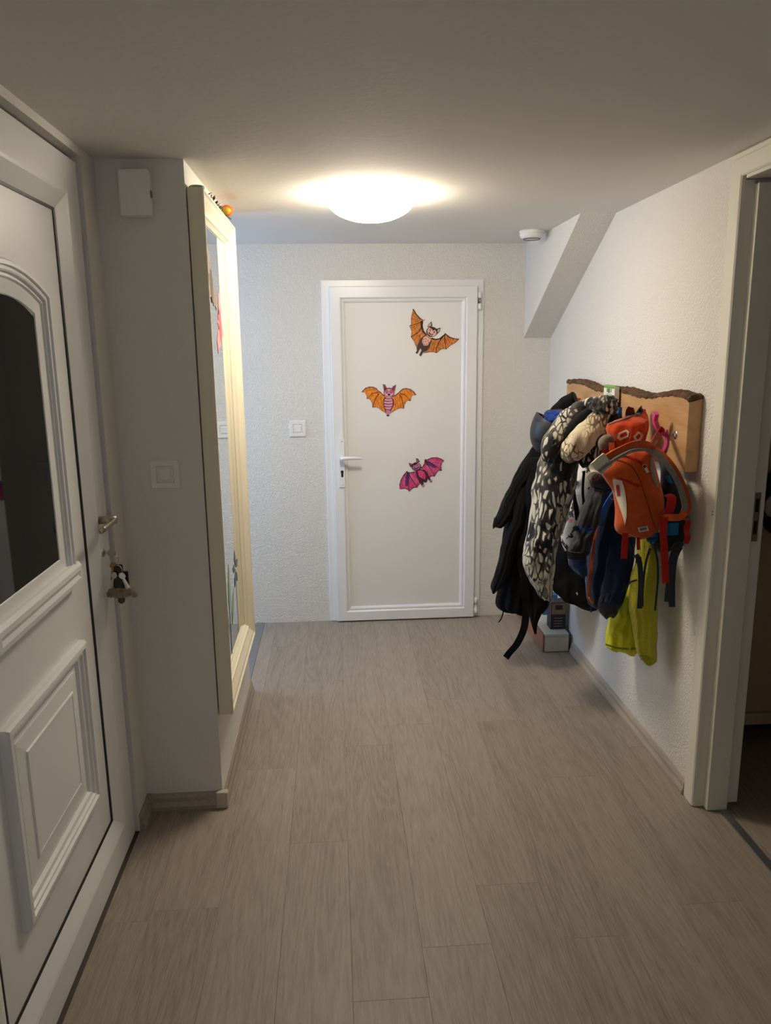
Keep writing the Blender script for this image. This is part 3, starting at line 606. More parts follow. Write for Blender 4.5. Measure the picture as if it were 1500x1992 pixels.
# leaf garland lying on top of the mirror
ga = thing('leaf_garland', 'thin dark leaf garland with an orange bloom along the mirror top', 'garland')
DG = mat('dark_leaf', C(40, 46, 26), 0.7); YG = mat('yellow_leaf', C(206, 172, 40), 0.6); OG = mat('orange_bloom', C(236, 104, 24), 0.6)
gx = XL+0.044; tz = GZ1+0.003
tube('wire', [(gx+0.01, 2.72, tz+0.004), (gx-0.004, 2.84, tz+0.006), (gx+0.012, 2.96, tz+0.004), (gx, 3.06, tz+0.007), (gx+0.012, 3.2, tz+0.004)], 0.002, DG, ga, seg=6, n=30)
for i in range(18):
    y = 2.73+i*0.026; bmx = bmesh.new(); mt = DG if i < 12 else (YG if i < 15 else DG)
    pts = [Vector((0, 0, 0)), Vector((0.010, 0.006, 0.003)), Vector((0.020, 0, 0.001)), Vector((0.010, -0.006, 0.004))]
    mtx = Matrix.Translation((gx+random.uniform(-.004, .006), y, tz+0.006)) @ Matrix.Rotation(random.uniform(0, 6.28), 4, 'Z') @ Matrix.Rotation(random.uniform(-0.9, -0.2), 4, 'Y')
    top = [bmx.verts.new(mtx @ p) for p in pts]; bot = [bmx.verts.new(mtx @ (p-Vector((0, 0, 0.0008)))) for p in pts]
    bmx.faces.new(top); bmx.faces.new(bot[::-1])
    for q in range(4): bmx.faces.new((top[q], bot[q], bot[(q+1) % 4], top[(q+1) % 4]))
    fin('leaf', bmx, mt, ga)
def petal_ball(name, c, r, material, parent):
    bm = bmesh.new(); bmesh.ops.create_icosphere(bm, subdivisions=3, radius=r)
    for v in bm.verts:
        a = math.atan2(v.co.y, v.co.x); v.co *= 1+0.10*math.cos(8*a)*(1-abs(v.co.z)/r); v.co.z *= 0.85; v.co += Vector(c)
    return fin(name, bm, material, parent, True)
petal_ball('bloom', (gx+0.006, 3.14, tz+0.026), 0.024, OG, ga); petal_ball('bloom', (gx+0.008, 3.105, tz+0.020), 0.016, YG, ga)
lid = lathe('green_lid', [(0, 0.010), (0.022, 0.010), (0.025, 0.007), (0.025, 0.0), (0, 0)], 24, Matrix.Translation((XL+0.028, 2.595, GZ1)), mat('mint_plastic', C(120, 160, 140), 0.5)); tag(lid, 'small mint green lid lying on the near end of the mirror top', 'lid')

# ------------------------------------------------------------------ switches, chime box
def switch(label, mp, u0, u1, v0, v1, group=None):
    t = thing('light_switch', label, 'switch')
    ring('frame', R4(u0, u1, v0, v1), [(0, 0), (0, 0.006), (0.003, 0.009), (0.018, 0.009), (0.021, 0.005), (0.021, 0)], mp, SWITCH, t)
    cu, cv = (u0+u1)/2, (v0+v1)/2; q = (u1-u0)/2-0.0215
    prism('insert', R4(cu-q, cu+q, cv-q, cv+q), mp, 0, 0.005, SWITCH, t)
    ring('rocker', R4(cu-0.019, cu+0.019, cv-0.019, cv+0.019), [(0, 0.005), (0, 0.009), (0.002, 0.011), (0.0185, 0.0105), (0.0185, 0.005)], mp, SWITCH, t)
    return t
switch('square white light switch beside the back door', mb, -0.262, -0.170, 1.134, 1.226)
switch('square white light switch on the shaded wall below the chime box', MAPY(YC), -0.612, -0.517, 1.180, 1.275)
ch = thing('door_chime', 'plain white chime box high on the shaded wall', 'chime box')
box('cover', -0.634, -0.543, YC-0.042, YC, 2.030, 2.164, BOXP, ch, 0.006)
lathe('side_button', [(0, 0.003), (0.010, 0.003), (0.012, 0)], 16, Matrix.Translation((-0.543, YC-0.020, 2.095)) @ Matrix.Rotation(math.radians(90), 4, 'Y'), mat('grey_button', C(120, 116, 110), 0.5), ch)

# ------------------------------------------------------------------ ceiling lamp and smoke alarm
lp = thing('ceiling_lamp', 'lit round frosted glass lamp dome on the ceiling', 'lamp')
LX, LY = 0.158, 3.085
GLOW = NT('lit_frosted_glass'); GLOW.b.inputs['Base Color'].default_value = (1, 0.95, 0.88, 1); GLOW.b.inputs['Emission Color'].default_value = (1.0, 0.87, 0.69, 1); GLOW.b.inputs['Emission Strength'].default_value = LAMP_E; GLOW.b.inputs['Roughness'].default_value = 0.3
dome = [(0.0, -0.100)] + [(0.168*math.sin(a), -0.018-0.082*math.cos(a)) for a in [math.radians(x) for x in range(8, 91, 6)]] + [(0.166, -0.014), (0.150, -0.012), (0.0, -0.012)]
lathe('glass_shade', dome, 64, Matrix.Translation((LX, LY, H)), GLOW.m, lp)
lathe('base_plate', [(0, -0.012), (0.13, -0.012), (0.132, 0.0), (0, 0)], 40, Matrix.Translation((LX, LY, H)), SWITCH, lp)
for k in range(3):
    a = math.radians(200+k*120); c_, s_ = math.cos(a), math.sin(a); rr = 0.172
    tx, ty = -s_*0.010, c_*0.010
    pts = [(LX+c_*(rr-0.02)+tx, LY+s_*(rr-0.02)+ty, H-0.003), (LX+c_*rr+tx, LY+s_*rr+ty, H-0.016), (LX+c_*(rr-0.006)+tx*.8, LY+s_*(rr-0.006)+ty*.8, H-0.042), (LX+c_*(rr-0.012), LY+s_*(rr-0.012), H-0.056), (LX+c_*(rr-0.006)-tx*.8, LY+s_*(rr-0.006)-ty*.8, H-0.042), (LX+c_*rr-tx, LY+s_*rr-ty, H-0.016), (LX+c_*(rr-0.02)-tx, LY+s_*(rr-0.02)-ty, H-0.003)]
    tube('clip', pts, 0.0016, STEEL, lp, seg=6, n=24)
sm = thing('smoke_alarm', 'small round white smoke alarm on the ceiling by the soffit', 'smoke alarm')
SMX, SMY = 1.015, 4.0
lathe('housing', [(0, -0.040), (0.040, -0.040), (0.054, -0.034), (0.060, -0.022), (0.060, -0.014), (0.057, -0.013), (0.057, -0.010), (0.062, -0.009), (0.062, 0.0), (0, 0)], 40, Matrix.Translation((SMX, SMY, H)), SWITCH, sm)
lathe('vent_ring', [(0.038, -0.041), (0.041, -0.043), (0.044, -0.0385)], 32, Matrix.Translation((SMX, SMY, H)), mat('grey_button', C(120, 116, 110), 0.5), sm)
lathe('test_button', [(0, -0.044), (0.010, -0.043), (0.012, -0.039)], 16, Matrix.Translation((SMX+0.01, SMY-0.015, H)), SWITCH, sm)

# ------------------------------------------------------------------ keys in the front door lock
kb = thing('key_bunch', 'bunch of keys with black fob and plush pendant hanging in the front door lock', 'keys')
KX, KY, KZ = hx+0.004, hyy+0.008, hz-0.105
BRS = mat('key_brass', C(140, 116, 76), 0.35, metal=0.9); FOB = mat('black_fob', C(16, 16, 18), 0.35)
def q3(x, y, d=hyy): return P(x, y, 'y', d)
box('key_blade', KX-0.002, KX+0.012, KY-0.0012, KY+0.0012, KZ-0.004, KZ+0.004, STEEL, kb, 0.0005)
lathe('key_bow', [(0, -0.0018), (0.012, -0.0018), (0.0125, 0), (0.012, 0.0018), (0, 0.0018)], 24, Matrix.Translation((KX+0.022, KY, KZ-0.001)) @ Matrix.Rotation(math.radians(90), 4, 'X'), mat('key_bow_grey', C(176, 170, 160), 0.45), kb)
def torus(name, c, r, rt, nrm, material, parent):
    n_ = Vector(nrm).normalized(); e = n_.orthogonal().normalized(); f = n_.cross(e); bm = bmesh.new(); A = []
    for i in range(28):
        a = 2*math.pi*i/28; d = e*math.cos(a)+f*math.sin(a); A.append([bm.verts.new(Vector(c)+d*(r+rt*math.cos(b))+n_*rt*math.sin(b)) for b in [2*math.pi*k/8 for k in range(8)]])
    for i in range(28):
        for k in range(8): bm.faces.new((A[i][k], A[(i+1) % 28][k], A[(i+1) % 28][(k+1) % 8], A[i][(k+1) % 8]))
    return fin(name, bm, material, parent, True)
torus('key_ring', (KX+0.028, KY, KZ-0.021), 0.014, 0.0009, (0.2, 1, 0.1), STEEL, kb)
torus('key_ring', (KX+0.040, KY-0.004, KZ-0.052), 0.013, 0.0012, (0.5, 1, 0.15), CHROME, kb)
def keyobj(x, y, z, ang, l, material):
    g = Matrix.Translation((x, y, z)) @ Matrix.Rotation(ang, 4, 'Y'); bm = bmesh.new()
    prof = [(-0.004, 0), (0.004, 0), (0.009, -0.008), (0.008, -0.016), (0.003, -0.020), (0.003, -l+0.006), (0.0045, -l+0.003), (0.0015, -l), (-0.003, -l), (-0.003, -0.020), (-0.008, -0.016), (-0.009, -0.008)]
    A = [bm.verts.new(g @ Vector((a, -0.001, b))) for a, b in prof]; B = [bm.verts.new(g @ Vector((a, 0.001, b))) for a, b in prof]; bm.faces.new(A[::-1]); bm.faces.new(B)
    for i in range(len(prof)): bm.faces.new((A[i], A[(i+1) % len(prof)], B[(i+1) % len(prof)], B[i]))
    return fin('key', bm, material, kb)
keyobj(KX+0.024, KY-0.003, KZ-0.030, 0.15, 0.058, BRS); keyobj(KX+0.030, KY-0.010, KZ-0.060, 0.35, 0.050, STEEL); keyobj(KX+0.046, KY-0.010, KZ-0.062, -0.30, 0.055, STEEL); keyobj(KX+0.048, KY-0.012, KZ-0.062, -0.42, 0.052, CHROME)
bm = bmesh.new(); abox(bm, KX+0.020, KX+0.052, KY-0.004, KY+0.006, KZ-0.118, KZ-0.038, 0.005); fin('key_fob', bm, FOB, kb)
bm = bmesh.new(); abox(bm, KX+0.050, KX+0.066, KY-0.003, KY+0.007, KZ-0.108, KZ-0.060, 0.004); fin('key_fob', bm, FOB, kb)
PLU = mat('plush_beige', C(150, 134, 116), 0.95, bump=0.8, scale=500, var=0.3, sheen=0.4)
bm = bmesh.new(); bmesh.ops.create_icosphere(bm, subdivisions=4, radius=1)
for v in bm.verts:
    v.co = Vector((v.co.x*0.036, v.co.y*0.016, v.co.z*0.022))*(1+0.16*noise.noise(v.co*6)); v.co += Vector((KX+0.036, KY+0.008, KZ-0.128))
fin('plush_body', bm, PLU, kb, True)
for ox, oz, mt in ((-0.030, -0.006, PLU), (0.044, -0.008, PLU), (0.002, -0.026, mat('plush_brown', C(92, 70, 64), 0.9))):
    bm = bmesh.new(); bmesh.ops.create_icosphere(bm, subdivisions=3, radius=1)
    for v in bm.verts: v.co = Vector((v.co.x*0.011, v.co.y*0.010, v.co.z*0.012))*(1+0.1*noise.noise(v.co*5))+Vector((KX+0.036+ox, KY+0.004, KZ-0.128+oz))
    fin('plush_ear', bm, mt, kb, True)

# ------------------------------------------------------------------ coat rack board
rk = thing('coat_rack', 'live-edge wooden board with bark rim mounted as a coat rack', 'coat rack')
BX = XR-0.050; BY0, BY1, BZ0 = 2.556, 3.955, 1.190
random.seed(3)
def btop(y):
    s = (y-BY0)/(BY1-BY0); return 1.448+0.010*math.sin(s*7+0.5)+0.006*math.sin(s*17)+(0.004 if s > 0.5 else 0)-0.012*math.exp(-((s-0.25)/0.12)**2)
NB = 90; bm = bmesh.new(); FA, BA = [], []
ys = [BY0+(BY1-BY0)*i/NB for i in range(NB+1)]
low_f = [bm.verts.new((BX, y, BZ0+0.004*math.sin(y*5))) for y in ys]; low_b = [bm.verts.new((XR-0.001, y, BZ0+0.004*math.sin(y*5))) for y in ys]
top_f = [bm.verts.new((BX, y, btop(y)-0.012)) for y in ys]; top_b = [bm.verts.new((XR-0.001, y, btop(y)-0.004)) for y in ys]
for i in range(NB):
    for a, b in ((low_f, top_f), (top_f, top_b), (top_b, low_b), (low_b, low_f)): bm.faces.new((a[i], a[i+1], b[i+1], b[i]))
for i in (0, NB): bm.faces.new((low_f[i], top_f[i], top_b[i], low_b[i]))
bo = fin('board', bm, SLAB, rk); bmod = bo.modifiers.new('b', 'BEVEL'); bmod.width = 0.003; bmod.segments = 2; bmod.limit_method = 'ANGLE'
bm = bmesh.new(); rings = []; NB2 = 160
for i in range(NB2+1):
    y = BY0+(BY1-BY0)*i/NB2; z = btop(y); rr = []
    for (x, dz) in ((BX-0.002, -0.014), (BX-0.003, -0.005), (BX+0.006, 0.003), (BX+0.020, 0.006), (BX+0.036, 0.007), (XR-0.001, 0.004), (XR-0.001, -0.006)):
        v = Vector((x, y, z+dz)); nn = noise.noise(v*55)*0.006+noise.noise(v*160)*0.0035
        v.z += nn; v.x += (noise.noise(v*80+Vector((9, 0, 0)))*0.003 if x < XR-0.01 else 0); rr.append(bm.verts.new(v))
    rings.append(rr)
for a, b in zip(rings, rings[1:]):
    for k in range(7): bm.faces.new((a[k], a[(k+1) % 7], b[(k+1) % 7], b[k]))
bm.faces.new(rings[0]); bm.faces.new(rings[-1][::-1]); fin('bark_rim', bm, BARK, rk)
bp_ = P(1314, 846, 'x', BX)
for yb in (bp_.y, 3.86):
    mtx = Matrix.Translation((BX, yb, bp_.z)) @ Matrix.Rotation(math.radians(-90), 4, 'Y')
    b_ = lathe('bolt_washer', [(0, 0.0025), (0.014, 0.0025), (0.016, 0.0)], 24, mtx, CHROME, rk); lathe('bolt_head', [(0, 0.009), (0.007, 0.008), (0.009, 0.0025)], 6, mtx, CHROME, b_, False)
PKH = mat('pink_plastic', C(206, 74, 140), 0.35); BLH = mat('blue_plastic', C(20, 92, 170), 0.35); ORH = mat('orange_plastic', C(240, 112, 20), 0.35)
def bk(x, y, off): return P(*K(x, y), 'x', BX-off)
def hook(material, plate, prong, w):
    ribbon('hook_plate', plate, w, 0.006, material, rk, n=16, wdir=(0, 1, 0)); ribbon('hook_prong', prong, w, 0.014, material, rk, n=20, wdir=(0, 1, 0))
hook(PKH, [bk(1158, 385, 0.004), bk(1166, 440, 0.004), bk(1160, 480, 0.004), bk(1140, 515, 0.006)], [bk(1155, 410, 0.008), bk(1125, 385, 0.030), bk(1102, 355, 0.045), bk(1090, 315, 0.052), bk(1098, 272, 0.055)], 0.020)
hook(BLH, [bk(880, 300, 0.004), bk(880, 330, 0.004), bk(878, 360, 0.004)], [bk(880, 330, 0.006), bk(868, 315, 0.022), bk(864, 280, 0.030), bk(866, 235, 0.030)], 0.020)
hook(ORH, [bk(622, 215, 0.004), bk(622, 240, 0.004), bk(622, 270, 0.004)], [bk(622, 240, 0.006), bk(610, 230, 0.022), bk(605, 205, 0.030), bk(607, 176, 0.030)], 0.020)
# small carton hung on the board
ct = thing('small_carton', 'small white carton with green top leaning on the coat rack board', 'carton')
ca, cz1 = P(1196, 752, 'x', BX-0.030), P(1196, 752, 'x', BX-0.030).z
cy0 = ca.y; cy1 = P(1175, 751, 'x', BX-0.030).y; cz0 = P(1200, 783, 'x', BX-0.030).z
box('box', BX-0.030, BX-0.009, cy0, cy1, cz0, cz1, mat('carton_white', C(226, 222, 208), 0.6), ct, 0.0008)
mc = MAPR(BX-0.030); GRC = mat('carton_green', C(96, 158, 34), 0.5); DGC = mat('carton_dark_green', C(24, 92, 50), 0.5)
ch_ = cz1-cz0
prism('green_band', R4(cy0+0.004, cy1-0.003, cz1-ch_*0.16, cz1-0.001), mc, 0, 0.0006, GRC, ct)
box('lid_edge', BX-0.0302, BX-0.009, cy0, cy1, cz1, cz1+0.002, GRC, ct)
cl_ = cy1-cy0
for f0, f1, g0, g1 in ((0.62, 0.70, 0.17, 0.42), (0.42, 0.58, 0.17, 0.46), (0.28, 0.34, 0.17, 0.42), (0.34, 0.52, 0.78, 0.97)): prism('print', R4(cy0+cl_*f0, cy0+cl_*f1, cz1-ch_*g1, cz1-ch_*g0), mc, 0, 0.0005, DGC, ct)
for i in range(4): prism('print', R4(cy0+cl_*0.26, cy0+cl_*0.74, cz1-ch_*(0.54+i*0.06), cz1-ch_*(0.51+i*0.06)), mc, 0, 0.0005, mat('carton_pale_green', C(128, 160, 128), 0.5), ct)
box('box_hook', BX-0.022, BX-0.001, cy0-0.002, cy0+0.03, cz0-0.022, cz0-0.0005, GASK, rk, 0.003)

# ------------------------------------------------------------------ hanging clothes
from mathutils.bvhtree import BVHTree
def cloth(name, col, rough=0.9, scale=260, bump=0.35, var=0.12, sheen=0.15): return mat(name, col, rough, bump=bump, scale=scale, var=var, spec=0.2, dist=0.0015, sheen=sheen)
def surf(objs):
    vs_, fs_ = [], []
    for o in objs:
        k = len(vs_); vs_ += [v.co.copy() for v in o.data.vertices]; fs_ += [tuple(i+k for i in p.vertices) for p in o.data.polygons]
    return BVHTree.FromPolygons(vs_, fs_)
def hit(bvh, x, y, dflt):
    px, py = K(x, y); t = P(px, py, 'y', 3.0); d = (t-CP).normalized(); h = bvh.ray_cast(CP, d)
    return h[0] if h[0] is not None else P(px, py, 'y', dflt)
def patch(name, poly, objs, material, parent, off=0.003, thick=0.004, dflt=2.6, cuts=2):
    """fabric piece laid on the surface of a garment"""
    bvh = surf(objs); bm = bmesh.new(); vv = [bm.verts.new((a, b, 0)) for a, b in poly]
    for t in tessellate_polygon([[Vector((a, b, 0)) for a, b in poly]]):
        try: bm.faces.new([vv[i] for i in t])
        except ValueError: pass
    bmesh.ops.subdivide_edges(bm, edges=bm.edges[:], cuts=cuts, use_grid_fill=True); bmesh.ops.recalc_face_normals(bm, faces=bm.faces)
    co_ = {}
    for v in bm.verts:
        h = hit(bvh, v.co.x, v.co.y, dflt); d = (CP-h).normalized(); co_[v] = (h+d*off, h-d*(thick-off))
    faces = [list(f.verts) for f in bm.faces]; bound = [e for e in bm.edges if len(e.link_faces) == 1]
    nb = bmesh.new(); hi = {v: nb.verts.new(c[0]) for v, c in co_.items()}; lo = {v: nb.verts.new(c[1]) for v, c in co_.items()}
    for f in faces: nb.faces.new([hi[v] for v in f]); nb.faces.new([lo[v] for v in f][::-1])
    for e in bound:
        a, b = e.verts; nb.faces.new((hi[a], hi[b], lo[b], lo[a]))
    bm.free(); return fin(name, nb, material, parent, False)
def seam(name, pts, objs, rad, material, parent, dflt=2.6, off=0.001, n=30, width=None):
    bvh = surf(objs); dense = cat(pts, n); out = []
    for x, y in dense:
        h = hit(bvh, x, y, dflt); out.append(h+(CP-h).normalized()*off)
    if width: return ribbon(name, out, width, 0.003, material, parent, n=n, wdir=(1, -0.25, 0))
    return tube(name, out, rad, material, parent, seg=6, n=n)
BLK = cloth('black_wool', C(13, 13, 14), 0.95, 300, 0.3, 0.1, 0.03); BLKN = cloth('black_nylon', C(11, 11, 13), 0.7, 120, 0.3, 0.1, 0.0)
# black coat at the far end
cw = thing('black_coat', 'long black wool coat with loose belt hanging at the far end of the rack', 'coat')
loft('coat_body', KR([(470, 340, 470, 3.78, 0.05), (560, 275, 490, 3.74, 0.09), (700, 215, 500, 3.72, 0.11), (850, 175, 500, 3.70, 0.12), (1000, 128, 480, 3.70, 0.12), (1200, 112, 460, 3.70, 0.13), (1380, 92, 430, 3.70, 0.12), (1470, 76, 410, 3.70, 0.12), (1515, 105, 390, 3.70, 0.10), (1535, 165, 360, 3.70, 0.08)]), BLK, cw, folds=7, famp=0.22, wr=0.010, wscale=9, seed=1, n=64)
loft('sleeve', KR([(470, 325, 400, 3.66, 0.03), (560, 262, 360, 3.63, 0.045), (690, 182, 300, 3.62, 0.055), (800, 135, 250, 3.62, 0.055), (900, 95, 200, 3.62, 0.05), (970, 64, 150, 3.62, 0.045), (988, 62, 118, 3.62, 0.04)]), BLK, cw, folds=5, famp=0.12, wr=0.008, wscale=12, seed=2)
loft('sleeve', KR([(640, 240, 330, 3.62, 0.04), (800, 205, 310, 3.60, 0.05), (950, 165, 270, 3.60, 0.055), (1100, 118, 220, 3.60, 0.055), (1250, 84, 180, 3.60, 0.05), (1370, 50, 130, 3.60, 0.045), (1395, 52, 95, 3.60, 0.04)]), BLK, cw, folds=5, famp=0.12, wr=0.008, wscale=12, seed=3)
loft('front_panel', KR([(560, 300, 420, 3.58, 0.02), (800, 250, 430, 3.56, 0.03), (1000, 215, 430, 3.56, 0.03), (1180, 205, 425, 3.56, 0.03), (1350, 250, 410, 3.56, 0.028), (1500, 280, 380, 3.56, 0.022), (1600, 305, 355, 3.56, 0.016), (1672, 328, 338, 3.56, 0.008)]), BLK, cw, folds=5, famp=0.18, wr=0.008, seed=4)
be = P(984, 1281, 'z', 0.006)
ribbon('belt', [K3(262, 1180, 3.52), K3(266, 1320, 3.52), K3(270, 1450, 3.54), K3(270, 1560, 3.60), K3(255, 1650, 3.67), K3(215, 1735, 3.73), K3(165, 1795, 3.77), be+Vector((0, 0, 0.004))], 0.036, 0.004, BLKN, cw, n=40, wdir=(1, 0.0, -0.55))
tube('cord', [K3(130, 1500, 3.60), K3(126, 1540, 3.60), K3(115, 1575, 3.6), K3(98, 1600, 3.6)], 0.003, BLK, cw, n=14)
# black cap behind the helmet
cp_ = thing('black_beanie', 'soft black cap hanging above the helmet', 'cap')
loft('crown', KR([(146, 552, 578, 3.66, 0.02), (170, 505, 590, 3.65, 0.04), (205, 465, 592, 3.64, 0.05), (250, 428, 588, 3.64, 0.05), (285, 412, 575, 3.66, 0.035), (300, 425, 560, 3.67, 0.02)]), BLK, cp_, folds=4, famp=0.08, wr=0.004, seed=5, n=30)
tube('brim', [K3(578, 150, 3.61), K3(592, 200, 3.59), K3(588, 250, 3.58), K3(560, 300, 3.58)], 0.010, cloth('dark_brown_trim', C(38, 30, 30)), cp_, n=20, flat=0.6)
# helmet
hl = thing('bicycle_helmet', 'matt charcoal skate helmet hanging opening up', 'helmet')
HC = K3(470, 345, 3.50); sx_ = Vector((1, -0.25, 0)).normalized(); sy_ = Vector((0, 0, -1))
AX = (-0.5*sx_+0.86*sy_).normalized(); DV = Vector((HC.x, HC.y, 0)).normalized(); RX = AX.cross(DV).normalized()
HM = Matrix((RX, DV, AX)).transposed().to_4x4(); HM.translation = HC
SH = mat('helmet_shell', C(36, 38, 42), 0.45, bump=0.05, scale=200)
oprof = [(0.112*math.cos(a), 0.155*math.sin(a)) for a in [math.radians(x) for x in range(0, 91, 5)]]; oprof[-1] = (0, 0.155)
iprof = [(0.100*math.cos(a), 0.140*math.sin(a)) for a in [math.radians(x) for x in range(90, -1, -6)]]; iprof[0] = (0, 0.140)
shell = lathe('shell', oprof+iprof[0:]+[(0.112, 0.0)], 48, HM, SH, hl)
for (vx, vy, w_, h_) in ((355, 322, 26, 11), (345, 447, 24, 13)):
    patch('vent_dark', [(vx-w_, vy-h_*0.9), (vx-w_*0.4, vy-h_*1.2), (vx+w_, vy+h_*0.1), (vx+w_*0.9, vy+h_*1.1), (vx-w_*0.2, vy+h_*0.9), (vx-w_, vy+h_*0.2)], [shell], GASK, hl, 0.0012, 0.006, 3.45)  # black foam and inner shade of the openings, laid on as dark patches
bh = thing('blue_hat', 'royal blue and orange fabric hat stuffed into the helmet', 'hat')
def blob(name, c, rx, ry, rz, material, parent, amp=0.12, fr=5, sub=4):
    bm = bmesh.new(); bmesh.ops.create_icosphere(bm, subdivisions=sub, radius=1)
    for v in bm.verts:
        k = 1+amp*noise.noise(v.co*fr*0.4+Vector(c)*3)+amp*0.5*noise.noise(v.co*fr+Vector(c)); v.co = Vector((v.co.x*rx, v.co.y*ry, v.co.z*rz))*k+Vector(c)
    return fin(name, bm, material, parent, True)
ROY = cloth('royal_blue_cloth', C(24, 56, 140), 0.8); ORC = cloth('orange_cloth', C(236, 102, 30), 0.8)
blob('hat_body', K3(478, 312, 3.50), 0.070, 0.06, 0.042, ROY, bh, 0.3, 6); blob('hat_lining', K3(470, 285, 3.54), 0.06, 0.04, 0.026, cloth('dark_olive_cloth', C(52, 48, 44)), bh, 0.3, 7)
tube('trim', [K3(482, 306, 3.42), K3(490, 318, 3.42), K3(492, 334, 3.43)], 0.007, ORC, bh, n=12, flat=0.5)
# patterned faux-fur jacket
def furmat(name, dark, light, tan, sx, sz, thr, sc=34):
    t = NT(name); tc = t.n('TexCoord'); mp = t.n('Mapping'); mp.inputs['Scale'].default_value = (sx, sx, sz); t.l(tc.outputs['Object'], mp.inputs['Vector'])
    nz = t.n('TexNoise', Scale=9, Detail=3); t.l(mp.outputs[0], nz.inputs['Vector'])
    mixv = t.n('VectorMath', operation='MULTIPLY_ADD'); mixv.inputs[1].default_value = (0.06, 0.06, 0.06); t.l(nz.outputs['Color'], mixv.inputs[0]); t.l(mp.outputs[0], mixv.inputs[2])
    vo = t.n('TexVoronoi', Scale=sc); vo.feature = 'DISTANCE_TO_EDGE'; t.l(mixv.outputs[0], vo.inputs['Vector'])
    n2 = t.n('TexNoise', Scale=5.5, Detail=2); t.l(tc.outputs['Object'], n2.inputs['Vector'])
    sb = t.n('Math', operation='MULTIPLY_ADD'); sb.inputs[1].default_value = -0.9; t.l(n2.outputs['Fac'], sb.inputs[0]); t.l(vo.outputs['Distance'], sb.inputs[2])
    rp = ramp(t, [(0.0, dark), (0.5, light)]); r2_ = t.n('Math', operation='MULTIPLY_ADD'); r2_.inputs[1].default_value = 2.6; r2_.inputs[2].default_value = thr; t.l(sb.outputs[0], r2_.inputs[0]); t.l(r2_.outputs[0], rp.inputs[0])
    rp.color_ramp.elements[0].position = 0.42; rp.color_ramp.elements[1].position = 0.60
    n3 = t.n('TexNoise', Scale=14, Detail=3); t.l(mp.outputs[0], n3.inputs['Vector']); mx_ = t.n('Mix', data_type='RGBA'); mx_.inputs['B'].default_value = tan
    r3_ = ramp(t, [(0.5, (0, 0, 0, 1)), (0.7, (0.55, 0.55, 0.55, 1))]); t.l(n3.outputs['Fac'], r3_.inputs[0]); t.l(r3_.outputs[0], mx_.inputs['Factor']); t.l(rp.outputs[0], mx_.inputs['A'])
    t.l(mx_.outputs['Result'], t.b.inputs['Base Color']); t.b.inputs['Roughness'].default_value = 0.95; t.b.inputs['Sheen Weight'].default_value = 0.3
    nb_ = t.n('TexNoise', Scale=160, Detail=3); t.l(mp.outputs[0], nb_.inputs['Vector']); bp = t.n('Bump', Strength=0.7, Distance=0.004); t.l(nb_.outputs['Fac'], bp.inputs['Height']); t.l(bp.outputs[0], t.b.inputs['Normal'])
    MATS[name] = t.m; return t.m
FUR = furmat('owl_print_fleece', C(24, 25, 32), C(206, 202, 186), C(150, 140, 122), 1.0, 0.33, 1.16, 44)
FUR2 = furmat('tan_feather_fleece', C(104, 86, 62), C(222, 208, 178), C(176, 150, 112), 1.3, 0.5, 1.42, 46)
fj = thing('fleece_jacket', 'fluffy black and cream feather print fleece jacket hanging over the coat', 'jacket')
fbody = loft('jacket_body', KR([(400, 440, 640, 3.24, 0.06), (480, 395, 640, 3.22, 0.09), (560, 362, 610, 3.21, 0.10), (650, 335, 600, 3.21, 0.10), (760, 312, 580, 3.21, 0.10), (900, 300, 545, 3.21, 0.10), (1000, 290, 510, 3.21, 0.10), (1100, 265, 478, 3.21, 0.10), (1180, 250, 464, 3.21, 0.10), (1260, 262, 455, 3.21, 0.09), (1340, 300, 448, 3.21, 0.08), (1410, 350, 444, 3.21, 0.06), (1455, 395, 440, 3.21, 0.03)]), FUR, fj, folds=5, famp=0.14, wr=0.011, wscale=16, seed=6, n=70, seg=84)
tube('collar', [tuple(K3(735, 190, 3.12))+(0.020,), tuple(K3(650, 225, 3.19))+(0.030,), tuple(K3(560, 285, 3.17))+(0.036,), tuple(K3(490, 370, 3.15))+(0.038,), tuple(K3(435, 470, 3.14))+(0.042,), tuple(K3(405, 580, 3.14))+(0.03,)], 0.03, FUR, fj, seg=28, n=40, noise_amp=0.010, nscale=26)
tube('sleeve', [tuple(K3(775, 225, 3.06))+(0.024,), tuple(K3(745, 290, 3.06))+(0.036,), tuple(K3(690, 370, 3.06))+(0.045,), tuple(K3(620, 455, 3.06))+(0.051,), tuple(K3(565, 520, 3.08))+(0.047,), tuple(K3(535, 560, 3.11))+(0.028,)], 0.04, FUR2, fj, seg=44, n=60, noise_amp=0.016, nscale=22, clampx=1.155)
blob('hood_tuft', K3(770, 225, 3.05), 0.052, 0.045, 0.042, FUR, fj, 0.3, 7)
tube('sleeve_cuff', [tuple(K3(830, 270, 3.07))+(0.020,), tuple(K3(815, 360, 3.08))+(0.036,), tuple(K3(770, 460, 3.12))+(0.040,), tuple(K3(700, 550, 3.12))+(0.038,), tuple(K3(620, 600, 3.14))+(0.020,)], 0.03, FUR, fj, seg=28, n=40, noise_amp=0.010, nscale=30, clampx=1.155)
tube('lining', [tuple(K3(705, 230, 3.15))+(0.012,), tuple(K3(600, 320, 3.13))+(0.022,), tuple(K3(510, 430, 3.12))+(0.020,), tuple(K3(460, 520, 3.13))+(0.010,)], 0.02, cloth('black_lining', C(14, 15, 20), 0.8), fj, seg=16, n=30)
patch('grey_tip', [(375, 1330), (440, 1290), (444, 1440), (420, 1452), (390, 1440), (350, 1385)], [fbody], cloth('grey_fleece', C(120, 118, 116), 0.95, 120, 0.6), fj, 0.001, 0.006, 3.2)
